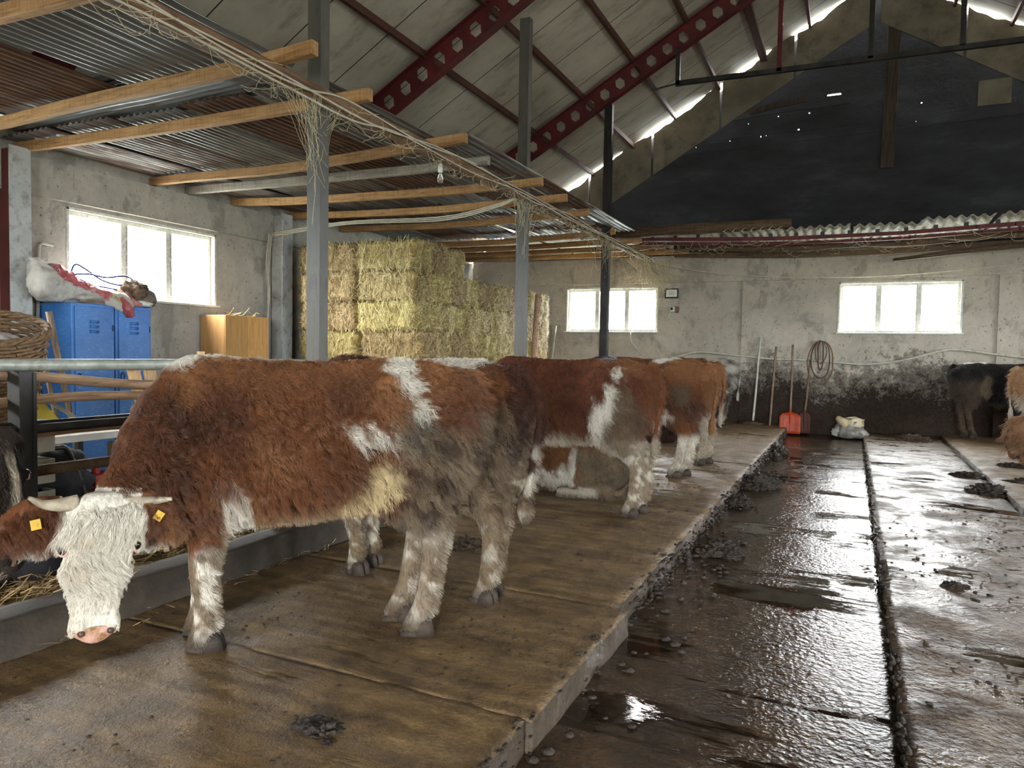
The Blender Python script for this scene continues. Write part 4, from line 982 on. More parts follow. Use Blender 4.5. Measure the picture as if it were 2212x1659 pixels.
# ------------------------------------------------------------------ feed trough and fence
FX = -4.05
mb = MB(); noisy_top(mb, -3.42, -3.2, -3.0, 13.5, .17, .05, .006, .4, 31, .012); tag(mb.build('trough_curb', M['curb'], smooth=True), 'long low concrete curb along the front of the feed trough', 'curb')
mb = MB(); mb.box((-4.3, -3, -.15), (-4.12, 13.5, .26), .01); tag(mb.build('trough_wall', M['curb']), 'low concrete back wall of the feed trough below the fence', 'low wall')
e = empty('pipe_fence', (FX, 2.4, -.12), 'galvanised pipe fence with wooden rails along the feed trough', 'fence')
mb = MB(); mb.tube([(FX, y, 1.228 + .004 * sin(y)) for y in (-2.0, 0, 2, 4, 6, 7.2)], .033, 16); mb.build('top_rail', M['galv'], e, True)
for y in (-1.2, 2.39, 5.9):
    mb = MB(); mb.box((FX - .055, y - .04, -.12), (FX + .055, y + .04, 1.20), .004); mb.box((FX - .062, y + .028, -.12), (FX + .062, y + .046, 1.19), .002); mb.build('post', M['darksteel'], e)
mb = MB(); mb.box((FX - .03, -1.2, .865), (FX + .02, 5.9, .905), .004); mb.box((FX - .035, -1.2, .85), (FX - .025, 5.9, .92)); mb.build('steel_rail', M['darksteel'], e)
for z0, z1, r, sd in [(1.18, 1.09, .029, 1), (1.02, 1.02, .027, 2), (.835, .84, .026, 3), (.63, .63, .032, 4)]:
    pts = []; rr = []
    for i in range(41):
        y = lerp(-1.6, 6.3, i / 40); pts.append((FX - .075 + .02 * noise.noise(V((y * .8, sd, 2))), y, lerp(z0, z1, sstep(2.2, 3.3, y)) + .03 * noise.noise(V((y * .9, sd, 5))))); rr.append(r * (1 + .16 * noise.noise(V((y * 3, sd, 8)))))
    mb = MB(); mb.tube(pts, rr, 12); mb.build('wooden_rail', M['polewood'] if sd < 4 else M['darkpole'], e, True)
# the bowl with its bracket
e = empty('water_bowl', (-3.78, 2.25, .1), 'black round drinking bowl fixed before the fence post', 'bowl')
mb = MB(); mb.lathe([(.02, .16), (.10, .17), (.145, .22), (.155, .30), (.165, .315), (.15, .318), (.135, .24), (.09, .195), (.0, .19)], (-3.72, 2.26, 0), 28); mb.build('basin', M['black'], e, True)
mb = MB(); mb.box((-3.99, 2.2, .12), (-3.87, 2.32, .40), .01); mb.tube([(-3.95, 2.26, .3), (-3.95, 2.26, .62)], .014, 10); mb.build('bracket', M['darksteel'], e)
mb = MB(); mb.beam((-3.93, 2.52, -.0), (-3.93, 2.5, .30), .16, .03, up=(1, 0, 0), bev=.004); tag(mb.build('stake_board', M['oldwood']), 'short brown upright board under the drinking bowl', 'board')
# loose hay in the trough and chaff on the curb
def straw(mb, c, n, spread, ln, up, wd=.0035, tones=None):
    for _ in range(n):
        p = V((random.gauss(c[0], spread[0]), random.gauss(c[1], spread[1]), c[2] + abs(random.gauss(0, spread[2]))))
        a = random.uniform(0, 2*pi); d = V((cos(a), sin(a), random.gauss(0, up))).normalized() * random.uniform(.5, 1) * ln
        b = V((random.gauss(0, 1), random.gauss(0, 1), random.gauss(0, 1))).normalized() * ln * .15
        s = d.cross(V((random.random(), random.random(), random.random() + .2))).normalized() * wd
        q = [p - d / 2, p + b, p + d / 2]
        mb.add([q[0] - s, q[0] + s, q[1] - s, q[1] + s, q[2] - s * .4, q[2] + s * .4], [(0, 1, 3, 2), (2, 3, 5, 4)])
        if tones is not None: t = random.random(); tones += [t] * 6
def straw_obj(name, mb, tones, **kw):
    o = mb.build(name, kw.pop('mat', M['hay']), **kw)
    at = o.data.attributes.new('tone', 'FLOAT', 'POINT'); at.data.foreach_set('value', tones); return o
random.seed(21)
mb = MB(); noisy_top(mb, -4.12, -3.42, -2, 13, .03, .06, .035, .12, 44); tag(mb.build('hay', M['haycore'], smooth=True), 'loose hay lying in the bottom of the feed trough', 'hay', kind='stuff')
mb = MB(); tn = []
for y in [-1 + i * .1 for i in range(120)]:
    straw(mb, (-3.75, y, .05), 26, (.17, .08, .03), .16, .25, .003, tn)
for y in [1.2 + i * .12 for i in range(60)]: straw(mb, (-3.24, y, .0), 7 if y < 6 else 3, (.08, .07, .015), .12, .1, .002, tn)
straw(mb, (-3.6, 2.4, .1), 700, (.14, .14, .06), .2, .3, .003, tn)
tag(straw_obj('hay', mb, tn), 'scattered hay stalks in and around the feed trough', 'hay', kind='stuff')

# ------------------------------------------------------------------ hay bales
def bale_mesh(seed):
    rng = random.Random(seed); L_, W_, H_ = 1.02, .475, .425
    bm = bmesh.new(); bmesh.ops.create_cube(bm, size=1); bmesh.ops.subdivide_edges(bm, edges=bm.edges[:], cuts=9, use_grid_fill=True)
    for v in bm.verts:
        p = v.co; q = V((p.x * L_, p.y * W_, p.z * H_))
        for ax, d in ((1, W_), (2, H_)):
            pass
        ed = sum(1 for k in p if abs(k) > .44)
        n = q.normalized(); a = noise.noise(q * 7 + V((seed, 0, 0))) + .6 * noise.noise(q * 16 + V((0, seed, 0)))
        band = .018 * (1 - min(1, min(abs(q.x - .2), abs(q.x + .2)) / .06))        # cinched by two twines
        q = q * (1 - .06 * max(0, ed - 1)) + n * (a * .045 - band); v.co = q
    bm.verts.index_update(); mb = MB(); mb.add([v.co for v in bm.verts], [[v.index for v in f.verts] for f in bm.faces]); tn = [.25 + .3 * rng.random() for _ in mb.v]
    faces = [(f.calc_center_median().copy(), f.normal.copy(), [v.co.copy() for v in f.verts]) for f in bm.faces]; bm.free()
    for _ in range(4200):
        c, n, vs = rng.choice(faces); a, b = rng.random(), rng.random()
        p = vs[0] * (1-a)*(1-b) + vs[1] * a*(1-b) + vs[2] * a*b + vs[3] * (1-a)*b
        d = V((rng.gauss(0, .35), rng.gauss(0, .7), rng.gauss(0, 1))); d = (d - n * d.dot(n)).normalized() * rng.uniform(.06, .2); d += n * rng.uniform(-.02, .06)
        s = d.cross(n).normalized() * rng.uniform(.002, .0042); o_ = n * rng.uniform(.0, .03); m_ = p + o_ + n * rng.uniform(0, .012) + s * rng.uniform(-4, 4); t = rng.random() ** 1.3
        mb.add([p - d/2 - s, p - d/2 + s, m_ - s, m_ + s, p + d/2 + o_ - s * .4, p + d/2 + o_ + s * .4], [(0, 1, 3, 2), (2, 3, 5, 4)]); tn += [t] * 6
    me = bpy.data.meshes.new('hay_bale'); me.from_pydata(mb.v, [], mb.f); me.materials.append(M['hay'])
    at = me.attributes.new('tone', 'FLOAT', 'POINT'); at.data.foreach_set('value', tn); return me
BM = [bale_mesh(s) for s in (1, 2, 3, 4)]
def bale(x, y, z, rz, label, group, i):
    o = bpy.data.objects.new('hay_bale', BM[i % 4]); COL.objects.link(o); o.location = (x, y, z); o.rotation_euler = (random.uniform(-.03, .03), random.uniform(-.04, .04), rz); o.scale = (1, random.uniform(.96, 1.02), random.uniform(.98, 1.0))
    if label: tag(o, label, 'hay bale', group)
    return o
random.seed(8)
tier = ['lowest', 'second', 'third', 'fourth', 'fifth', 'sixth', 'top']
TOPN = {0: 7, 1: 7, 2: 7, 3: 6, 4: 6, 5: 6, 6: 6, 7: 6, 8: 6, 9: 6}
cnt = 0
for j in range(10):
    for k in range(TOPN[j]):
        y = 8.95 + j * .485; z = .09 + .435 * k
        x = -6.15 + random.uniform(-.05, .05) + (.12 if k < 2 else 0) + (.05 if k == 3 else 0)
        if j == 0 and k in (3,): x += .08
        lab = '%s-tier hay bale with its end showing in the long face of the hay stack' % tier[min(k, 6)]
        bale(x, y + random.uniform(-.015, .015), z, pi * random.randint(0, 1) + random.uniform(-.04, .04), lab, 'hay bales, %s tier of the long face' % tier[min(k, 6)], cnt); cnt += 1
for k in range(7):
    o = bale(-7.2, 8.93 + random.uniform(-.03, .03), .09 + .435 * k, random.uniform(-.03, .03), '%s-tier hay bale lying against the window wall at the near end of the stack' % tier[k], None, cnt); cnt += 1
for j in range(1, 10):
    k = TOPN[j] - 1; bale(-7.2, 8.95 + j * .485, .09 + .435 * k, random.uniform(-.04, .04), 'top hay bale in the rear row against the window wall', 'hay bales, rear row', cnt); cnt += 1
mb = MB(); mb.tube([(-4.62, 10.55, -.12), (-4.62, 10.62, 1.2), (-4.6, 10.71, 2.27)], [.055, .052, .05], 12); tag(mb.build('round_post', M['polewood'], smooth=True), 'slanting round wooden post at the far end of the hay stack', 'post')

# ------------------------------------------------------------------ lockers, cabinet and what lies about
def locker(y0, y1, label):
    e = empty('locker', (-7.98, (y0 + y1) / 2, -.12), label, 'locker', 'blue lockers')
    mb = MB(); mb.box((-8.26, y0, -.12), (-7.71, y1, 1.80), .006); mb.build('body', M['blue'], e)
    d = MB(); d.box((-7.712, y0 + .035, -.02), (-7.695, y1 - .03, 1.765), .004); d = d.build('door', M['blue'], e)
    for k in range(3):
        z = 1.60 - k * .055; m = MB(); m.tube([(-7.695, (y0+y1)/2 - .05, z), (-7.695, (y0+y1)/2 + .05, z)], [.016, .016], 10); m.box((-7.7, (y0+y1)/2 - .045, z - .02), (-7.688, (y0+y1)/2 + .045, z - .01)); m.build('louver', M['blue'], d, True)
    m = MB(); m.tube([(-7.69, y0 + .075 + .022 * cos(a), .98 + .042 * sin(a)) for a in [2*pi*i/14 for i in range(15)]], .006, 8); m.build('handle', M['bluedark'], d, True)
    m = MB(); m.lathe([(0, 0), (.012, 0), (.012, .004), (0, .004)], (0, 0, 0), 12); m.v = [V((-7.694 + p.z, y0 + .075 + p.x, .865 + p.y)) for p in m.v]; m.build('lock', M['galv'], d)
    for z in (1.5, .75, .1):
        m = MB(); m.box((-7.70, y1 - .033, z), (-7.688, y1 - .022, z + .07)); m.build('hinge', M['bluedark'], e)
locker(5.085, 5.59, 'left blue metal locker, nearer the viewer, under the white sack')
locker(5.605, 6.07, 'right blue metal locker below the window, beside the bare wall')
e = empty('wooden_cabinet', (-8.04, 7.71, -.12), 'light brown wooden two-door cabinet in front of the plastered wall', 'cabinet')
mb = MB(); mb.box((-8.28, 7.31, -.12), (-7.825, 8.12, 1.785), .004); mb.build('body', M['beech'], e)
for y0, y1 in ((7.313, 7.712), (7.718, 8.117)):
    mb = MB(); mb.box((-7.824, y0, -.05), (-7.805, y1, 1.78), .003); d = mb.build('door', M['beech'], e)
mb = MB(); tn = []; straw(mb, (-8.0, 7.8, 1.79), 26, (.1, .2, .03), .3, .4, .004, tn); tag(straw_obj('hay', mb, tn), 'few hay stalks lying on top of the brown cabinet', 'hay', kind='stuff')
# sack and bundle on the lockers
def sack(name, mat, prof, n=60, seed=0, parent=None, squash=None, label=None, cat=None, k=.10):
    """prof: list of (x, y, z, half-depth, half-height) along the sack"""
    sp = spline([p[:3] for p in prof], 16); m = len(prof); A_ = []; B_ = []
    for i in range(len(sp)):
        q = min(i / 16, m - 1 - 1e-6); a = int(q); t = q - a; A_.append(lerp(prof[a][3], prof[a+1][3], t)); B_.append(lerp(prof[a][4], prof[a+1][4], t))
    mb = MB(); mb.tube(sp, A_, n, True, B_, ref=(0, 0, 1))
    for i, v in enumerate(mb.v):
        q = v * 5 + V((seed, seed, 0)); w = .5 - abs(noise.noise(V((q.x * 2.2 + q.z * 2, q.y * 1.1 - q.z, q.z * 2.5)))) - .5 * abs(noise.noise(q * 3.2)); c = sp[i // n]; d = (v - c).normalized()
        mb.v[i] = v + V((noise.noise(q + V((7, 0, 0))), .5 * noise.noise(q + V((0, 7, 0))), .8 * noise.noise(q + V((0, 0, 9))))) * k * .45 + d * w * k * .5
    return mb
e = empty('feed_sack', (-7.95, 5.3, 1.80), 'white woven sack with red print slumped on the blue lockers', 'sack')
mb = sack('s', None, [(-7.9, 4.80, 2.26, .02, .03), (-7.9, 4.83, 2.16, .10, .07), (-7.88, 4.92, 2.03, .16, .21), (-7.98, 5.12, 1.98, .24, .19), (-7.96, 5.32, 1.93, .24, .14), (-7.9, 5.6, 1.88, .22, .09), (-7.86, 5.85, 1.86, .2, .07), (-7.8, 5.98, 1.82, .16, .05)], seed=2)
for i, v in enumerate(mb.v): v.z = max(v.z, 1.803)
mb.build('bag', M['sack'], e, True)
def patch(name, src, sel, mat, parent, off=.006):
    """printed area: a copy of the sack surface, lifted a little"""
    me = src; p = MB(); idx = {}
    for f in src.f:
        if all(sel(src.v[i]) for i in f) and len(f) == 4:
            q = []
            for i in f:
                if i not in idx: idx[i] = len(p.v); p.v.append(src.v[i] + V((off, -off * .6, off)))
                q.append(idx[i])
            p.f.append(tuple(q)); p.mi.append(0)
    return p.build(name, mat, parent, True)
patch('red_print', mb, lambda v: (.0 < (v.y - 4.93) < .62 and abs((v.z - 2.17) + .42 * (v.y - 4.93)) < .10 and v.x > -8.03) or (v.y > 5.78), M['sackred'], e)
fl = MB(); fl.tube(spline([(-7.80, 5.38, 1.88), (-7.72, 5.5, 1.87), (-7.69, 5.62, 1.85), (-7.69, 5.72, 1.81), (-7.70, 5.78, 1.76)], 5), [.03] * 21, 16, True, [.05] * 5 + [.08] * 5 + [.10] * 6 + [.09] * 5, ref=(0, 0, 1)); fl.build('white_flap', M['sack'], e, True)
lettering('lettering', 'YPREC', .065, M['yellowprint'], e, (-7.652, 5.60, 1.865), (radians(90), radians(28), radians(90)))
fl = MB(); fl.tube(spline([(-7.735, 5.66, 1.86), (-7.705, 5.7, 1.80), (-7.70, 5.75, 1.72), (-7.70, 5.78, 1.68)], 4), [.03]*4+[.05]*4+[.045]*4+[.02], 10, True, [.12]*4+[.13]*4+[.10]*4+[.05], ref=(1, 0, 0)); fl.build('flap', M['sackred'], e, True)
e = empty('rag_bundle', (-7.95, 6.05, 1.80), 'dark brown bundle of rags and netting at the right end of the lockers', 'bundle')
mb = MB(); mb.blob((-7.95, 6.0, 1.98), (.2, .15, .14), 4, .35, 3, 3, None, True); mb.blob((-7.88, 6.1, 1.92), (.15, .10, .12), 4, .3, 3, 5, None, True)
for v in mb.v: v.z = max(v.z, 1.803)
mb.build('bundle', M['rag'], e, True)
mb = MB(); mb.blob((-7.80, 6.12, 1.92), (.085, .085, .10), 3, .1, 2, 6); mb.build('grey_lump', simple('grey_plastic_lump', '55504f', '6d6866', 6, .5, .1), e, True)
mb = MB(); mb.blob((-7.78, 5.98, 1.84), (.08, .16, .045), 3, .3, 3, 8, -.03); mb.build('film', M['white'], e, True)
mb = MB(); mb.beam((-7.74, 5.2, 1.83), (-7.70, 5.78, 1.825), .03, .03, bev=.003); tag(mb.build('stick', M['handle']), 'thin wooden stick lying on the locker edge under the sack', 'stick')
mb = MB(); mb.tube(spline([(-8.0, 5.25, 2.05), (-8.02, 5.33, 2.24), (-8.03, 5.45, 2.22), (-8.0, 5.65, 2.10), (-7.96, 5.85, 2.06), (-7.95, 6.02, 2.11), (-7.93, 5.9, 2.17), (-7.93, 5.65, 2.13), (-7.95, 5.45, 2.15), (-7.97, 5.3, 2.12), (-7.98, 5.5, 2.04), (-7.95, 5.8, 2.0)], 8), .010, 6); tag(mb.build('blue_wire', simple('blue_wire_plastic', '24285a', '2f3678', 4, .5, 0), smooth=True), 'thin dark blue wire looping over the sack on the lockers', 'wire')
mb = MB(); mb.tube(spline([(-8.26, 5.06, 1.2), (-8.255, 5.06, 1.6), (-8.25, 5.07, 2.0), (-8.25, 5.075, 2.3), (-8.25, 5.08, 2.42), (-8.25, 5.11, 2.46), (-8.25, 5.17, 2.465), (-8.25, 5.24, 2.46)], 6), .02, 10); tag(mb.build('water_pipe', M['hose'], smooth=True), 'bent white plastic pipe rising on the wall behind the lockers', 'pipe')
# tool poles leaning by the lockers
for a, b, r, lab in [((-6.9, 4.33, 1.65), (-6.8, 4.62, -.1), .029, 'taller of the two wooden poles leaning before the blue lockers'), ((-6.95, 4.27, 1.48), (-6.9, 4.52, -.1), .022, 'shorter and thinner wooden pole leaning before the blue lockers')]:
    mb = MB(); mb.tube([V(a).lerp(V(b), i / 12) + V((0, .008 * noise.noise(V((i * .6, a[0] * 9, 0))), 0)) for i in range(13)], r, 12); tag(mb.build('wooden_pole', M['handle'], smooth=True), lab, 'pole', 'poles before the lockers')
# basket
def basket():
    c = V((-5.5, 2.98, 0)); z0, z1 = .80, 1.47
    e = empty('wicker_basket', (c.x, c.y, z0), 'big round wicker basket with bags inside at the photo edge', 'basket')
    mb = MB(); n = 30
    rad = lambda q: .30 + .09 * q
    for k in range(26):
        q = k / 25; z = lerp(z0, z1, q); pts = []
        for i in range(73):
            a = 2*pi*i/72; w = .010 * cos(n / 2 * a + (pi if k % 2 else 0)); pts.append(c + V(((rad(q) + w) * cos(a), (rad(q) + w) * sin(a), z + .006 * noise.noise(V((i * .4, k, 0))))))
        mb.tube(pts, .013, 6, False)
    mb.lathe([(.0, z0), (.3, z0), (.3, z0 + .02), (0, z0 + .02)], c, 30); mb.build('woven_side', M['wicker'], e, True)
    mb = MB()
    for s in range(3):
        mb.tube([c + V(((rad(1) + .012 * cos(9 * a + s * 2.1)) * cos(a), (rad(1) + .012 * cos(9 * a + s * 2.1)) * sin(a), z1 + .012 + .014 * sin(9 * a + s * 2.1))) for a in [2*pi*i/108 for i in range(109)]], .014, 6, False)
    mb.build('braided_rim', M['wicker'], e, True)
    e.rotation_mode = 'AXIS_ANGLE'; e.rotation_axis_angle = (radians(17), .49, .87, 0)
    mb = MB(); mb.blob(c + V((.2, -.06, 1.33)), (.18, .18, .10), 4, .3, 3, 4); tag(mb.build('white_bag', M['sack'], smooth=True), 'crumpled whitish bag lying in the wicker basket', 'bag')
    mb = MB(); mb.blob(c + V((.06, -.24, 1.38)), (.09, .09, .10), 3, .3, 2, 9); o = tag(mb.build('orange_packet', simple('orange_packet_foil', 'c98a2a', 'd9a244', 5, .45, .1), smooth=True), 'orange packet with a red top in the wicker basket', 'packet')
    mb = MB(); mb.blob(c + V((.07, -.25, 1.475)), (.06, .06, .03), 3, .2, 2, 2); mb.build('red_top', M['redplastic'], o, True)
basket()
e = empty('crate_stand', (-5.5, 2.95, -.12), 'old wooden crate carrying the wicker basket behind the fence', 'crate')
for k in range(4):
    z = -.1 + k * .225; 
    for s in (-1, 1):
        mb = MB(); mb.box((-5.8, 2.95 + s * .34 - .012, z), (-5.2, 2.95 + s * .34 + .012, z + .17), .004); mb.build('slat', M['greyboard'], e)
        mb = MB(); mb.box((-5.5 + s * .31 - .012, 2.62, z), (-5.5 + s * .31 + .012, 3.28, z + .17), .004); mb.build('slat', M['greyboard'], e)
mb = MB(); mb.box((-5.81, 2.6, .765), (-5.19, 3.3, .795), .004); mb.build('top_board', M['greyboard'], e)
# things behind the fence
mb = MB(); mb.slab([(3.2, .72), (3.62, .72), (3.36, 1.03), (3.3, 1.05)], [], T3X, -5.6, -5.62); o = tag(mb.build('yellow_sign', M['yellow'], loc=None), 'yellow triangular plastic sign leaning behind the fence post', 'sign')
mb = MB(); mb.beam((-5.605, 3.28, 1.07), (-5.605, 3.72, .76), .03, .012, up=(1, 0, 0)); mb.build('grey_border', M['greyboard'], o)
e = empty('grey_table', (-6.2, 3.7, -.12), 'worn grey board table with white edge behind the fence rails', 'table')
mb = MB(); mb.box((-6.6, 2.9, .56), (-5.75, 4.5, .60), .006); mb.build('tabletop', M['greyboard'], e)
mb = MB(); mb.box((-5.75, 2.9, .545), (-5.73, 4.45, .605), .003); mb.build('edge_strip', M['white'], e)
for x in (-6.5, -5.85):
    for y in (3.0, 4.35): mb = MB(); mb.box((x - .025, y - .025, -.12), (x + .025, y + .025, .56), .003); mb.build('leg', M['darksteel'], e)
mb = MB(); mb.box((-5.80, 4.12, .22), (-5.5, 4.32, .52), .03); tag(mb.build('grey_canister', M['greyboard']), 'pale grey plastic canister hanging in front of the blue locker', 'canister')
e = empty('folding_chair', (-5.4, 3.35, -.12), 'black fabric seat on a grey tube frame behind the fence', 'chair')
mb = MB(); mb.tube(spline([(-5.35, 3.12, -.1), (-5.35, 3.14, .5), (-5.35, 3.2, .565), (-5.35, 3.4, .57), (-5.35, 3.5, .53), (-5.35, 3.62, .2), (-5.35, 3.7, -.1)], 6), .018, 10); mb.build('frame', M['darksteel'], e, True)
mb = MB(); mb.blob((-5.5, 3.42, .28), (.2, .34, .22), 4, .25, 2.4, 4); mb.build('seat', M['blackcloth'], e, True)
mb = MB(); mb.blob((-5.5, 3.5, .46), (.16, .2, .1), 3, .25, 2.4, 7); mb.build('backrest', M['blackcloth'], e, True)
e = empty('red_canister', (-5.55, 3.92, -.12), 'red plastic canister standing beside the black seat', 'canister')
mb = MB(); mb.box((-5.66, 3.78, -.12), (-5.45, 4.02, .30), .03); mb.build('body', M['redplastic'], e); mb = MB(); mb.tube([(-5.55, 3.85, .30), (-5.55, 3.85, .345)], .03, 12); mb.build('cap', M['redplastic'], e)
e = empty('split_board', (-4.25, 3.25, 0), 'pale split board wedged upright between the wooden rails', 'board')
for a, b in [((-4.19, 3.16, 1.22), (-4.19, 3.36, .5)), ((-4.16, 3.26, 1.21), (-4.17, 3.40, .55))]:
    mb = MB(); mb.beam(a, b, .085, .022, up=(1, 0, 0), bev=.004, n=6, wob=.01); mb.build('half', M['paleboard'], e)
mb = MB(); mb.beam((-4.3, 3.82, .3), (-4.3, 3.80, 1.31), .05, .03, up=(1, 0, 0), bev=.003); tag(mb.build('upright_stake', M['paleboard']), 'short pale stake sticking up behind the front cow in front of the cabinet', 'stake')
# light bulb and cables
e = empty('light_bulb', (-3.92, 6.5, 3.08), 'bare light bulb hanging from the cables on the loft beam', 'light bulb')
mb = MB(); mb.tube(spline([(-3.9, 6.5, 3.40), (-3.905, 6.51, 3.33), (-3.92, 6.5, 3.27)], 5), .006, 6); mb.build('cord', M['cable'], e, True)
mb = MB(); mb.lathe([(0, 3.275), (.02, 3.27), (.024, 3.25), (.024, 3.19), (.018, 3.18)], (-3.92, 6.5, 0), 16); mb.build('socket', M['white'], e, True)
mb = MB(); mb.lathe([(.014, 3.185), (.016, 3.16), (.03, 3.12), (.03, 3.10), (.022, 3.08), (0, 3.075)], (-3.92, 6.5, 0), 20); mb.build('bulb', M['bulb'], e, True)
mb = MB(); mb.box((-3.96, 6.42, 3.405), (-3.86, 6.52, 3.44), .004); mb.build('junction_box', M['black'], e)
CB = [[(-3.86, 1.5, 3.36), (-3.83, 2.6, 3.40), (-3.86, 3.6, 3.33), (-3.80, 4.3, 3.30), (-3.85, 4.9, 3.40), (-3.82, 6.0, 3.34), (-3.86, 7.2, 3.42), (-3.83, 8.6, 3.30), (-3.8, 10, 3.36), (-3.85, 11.6, 3.32), (-3.86, 12.6, 3.3), (-3.8, 14.5, 3.3), (-3.82, 15.2, 3.2)],
      [(-3.84, 1.5, 3.31), (-3.86, 2.8, 3.36), (-3.82, 3.9, 3.34), (-3.80, 5.2, 3.28), (-3.84, 6.4, 3.39), (-3.80, 7.8, 3.36), (-3.85, 9.0, 3.38), (-3.8, 10.8, 3.3), (-3.84, 12.9, 3.34), (-3.8, 15.1, 3.22)],
      [(-3.88, 1.5, 3.28), (-3.84, 3.0, 3.30), (-3.86, 4.2, 3.28), (-3.78, 4.85, 3.22), (-3.82, 5.6, 3.32), (-3.84, 7.0, 3.30), (-3.82, 8.3, 3.34), (-3.78, 9.6, 3.28), (-3.84, 11.4, 3.3), (-3.8, 13.6, 3.28)]]
cl = ['upper white cable running along the loft beam', 'middle white cable sagging along the loft beam', 'lowest white cable draped along the loft beam']
for c, lab in zip(CB, cl):
    mb = MB(); mb.tube(spline(c, 8), .008, 6); tag(mb.build('cable', M['cable'], smooth=True), lab, 'cable', 'cables on the loft beam')
for k in range(3):
    mb = MB(); mb.tube(spline([(-8.18, 8.55 + k * .02, 3.1 - k*.02), (-7.0, 8.9, 3.27 - k * .02), (-5.4, 9.0, 3.26 - k * .025), (-4.4, 8.75, 3.32 - k * .02), (-3.9, 8.62, 3.40)], 8), .009, 6); tag(mb.build('cable', M['cable'], smooth=True), 'one of three white cables slung from the window wall to the middle post', 'cable', 'three slung cables')
for k in range(3):
    mb = MB(); mb.tube(spline([(-8.18, 8.52 + k * .03, 3.1), (-8.2, 8.48 + k * .03, 2.6), (-8.2, 8.56 - k * .02, 2.2), (-8.21, 8.5 + k * .02, 1.6), (-8.22, 8.5 + k * .03, .4)], 6), .008, 6); tag(mb.build('cable', M['cable'], smooth=True), 'white cable hanging down the wall beside the wooden cabinet, one of three', 'cable', 'three wall cables')
mb = MB(); mb.tube(spline([(-3.3, 15.1, 1.32), (-2.9, 15.18, 1.41), (-2.3, 15.2, 1.37), (-1.5, 15.2, 1.30), (-.6, 15.2, 1.28), (.15, 15.2, 1.23), (.8, 15.2, 1.31), (1.4, 15.2, 1.49), (1.75, 15.2, 1.525), (2.4, 15.2, 1.44), (3.2, 15.2, 1.36)], 8), .019, 8); tag(mb.build('water_hose', M['hose'], smooth=True), 'white water hose running in waves along the back wall', 'hose')
mb = MB(); mb.tube(spline([(-3.7, 15.18, 3.24), (-2.6, 15.18, 3.02), (-1.2, 15.18, 2.90), (.4, 15.18, 2.88), (1.8, 15.18, 2.96), (3.4, 15.18, 3.12)], 8), .008, 6); tag(mb.build('cable', M['cable'], smooth=True), 'single cable sagging along the top of the back wall', 'cable')
mb = MB(); mb.tube(spline([(-4.35, 15.2, 1.80), (-4.33, 15.19, 1.62), (-4.22, 15.2, 1.48), (-4.15, 15.2, 1.43)], 6), .01, 6); tag(mb.build('cable', M['cable'], smooth=True), 'short white cord hanging below the small back window', 'cable')
mb = MB(); mb.tube([(-6.2, 15.22, .9), (-6.09, 15.22, 1.95)], .025, 10); tag(mb.build('pvc_pipe', M['hose'], smooth=True), 'straight white pipe standing against the back wall by the hay', 'pipe')
e = empty('flood_lamp', (-3.48, 15.2, 2.5), 'square black floodlight on the back wall beside the small window', 'lamp')
mb = MB(); mb.box((-3.62, 15.17, 2.53), (-3.34, 15.21, 2.73), .01); mb.build('housing', M['black'], e)
mb = MB(); mb.box((-3.595, 15.162, 2.555), (-3.365, 15.172, 2.705)); mb.build('panel', M['white'], e)
mb = MB(); mb.box((-3.53, 15.159, 2.595), (-3.43, 15.163, 2.665)); mb.build('led_plate', simple('led_plate', 'b9b79c', 'c7c5ab', 5, .4, 0), e)
mb = MB(); mb.box((-3.5, 15.2, 2.6), (-3.46, 15.3, 2.66)); mb.build('bracket', M['black'], e)
e = empty('socket_box', (-3.42, 15.25, 2.22), 'small socket box with a dangling wire below the floodlight', 'socket')
mb = MB(); mb.box((-3.42, 15.22, 2.23), (-3.34, 15.30, 2.36), .004); mb.build('backing', M['oldwood'], e)
mb = MB(); mb.box((-3.51, 15.20, 2.25), (-3.42, 15.30, 2.35), .006); mb.build('box', M['white'], e)
mb = MB(); mb.box((-3.50, 15.193, 2.28), (-3.45, 15.202, 2.34), .002); mb.build('face', M['black'], e)
mb = MB(); mb.tube(spline([(-3.48, 15.19, 2.26), (-3.52, 15.18, 2.2), (-3.53, 15.19, 2.1)], 5), .008, 6); mb.build('wire', M['cable'], e, True)
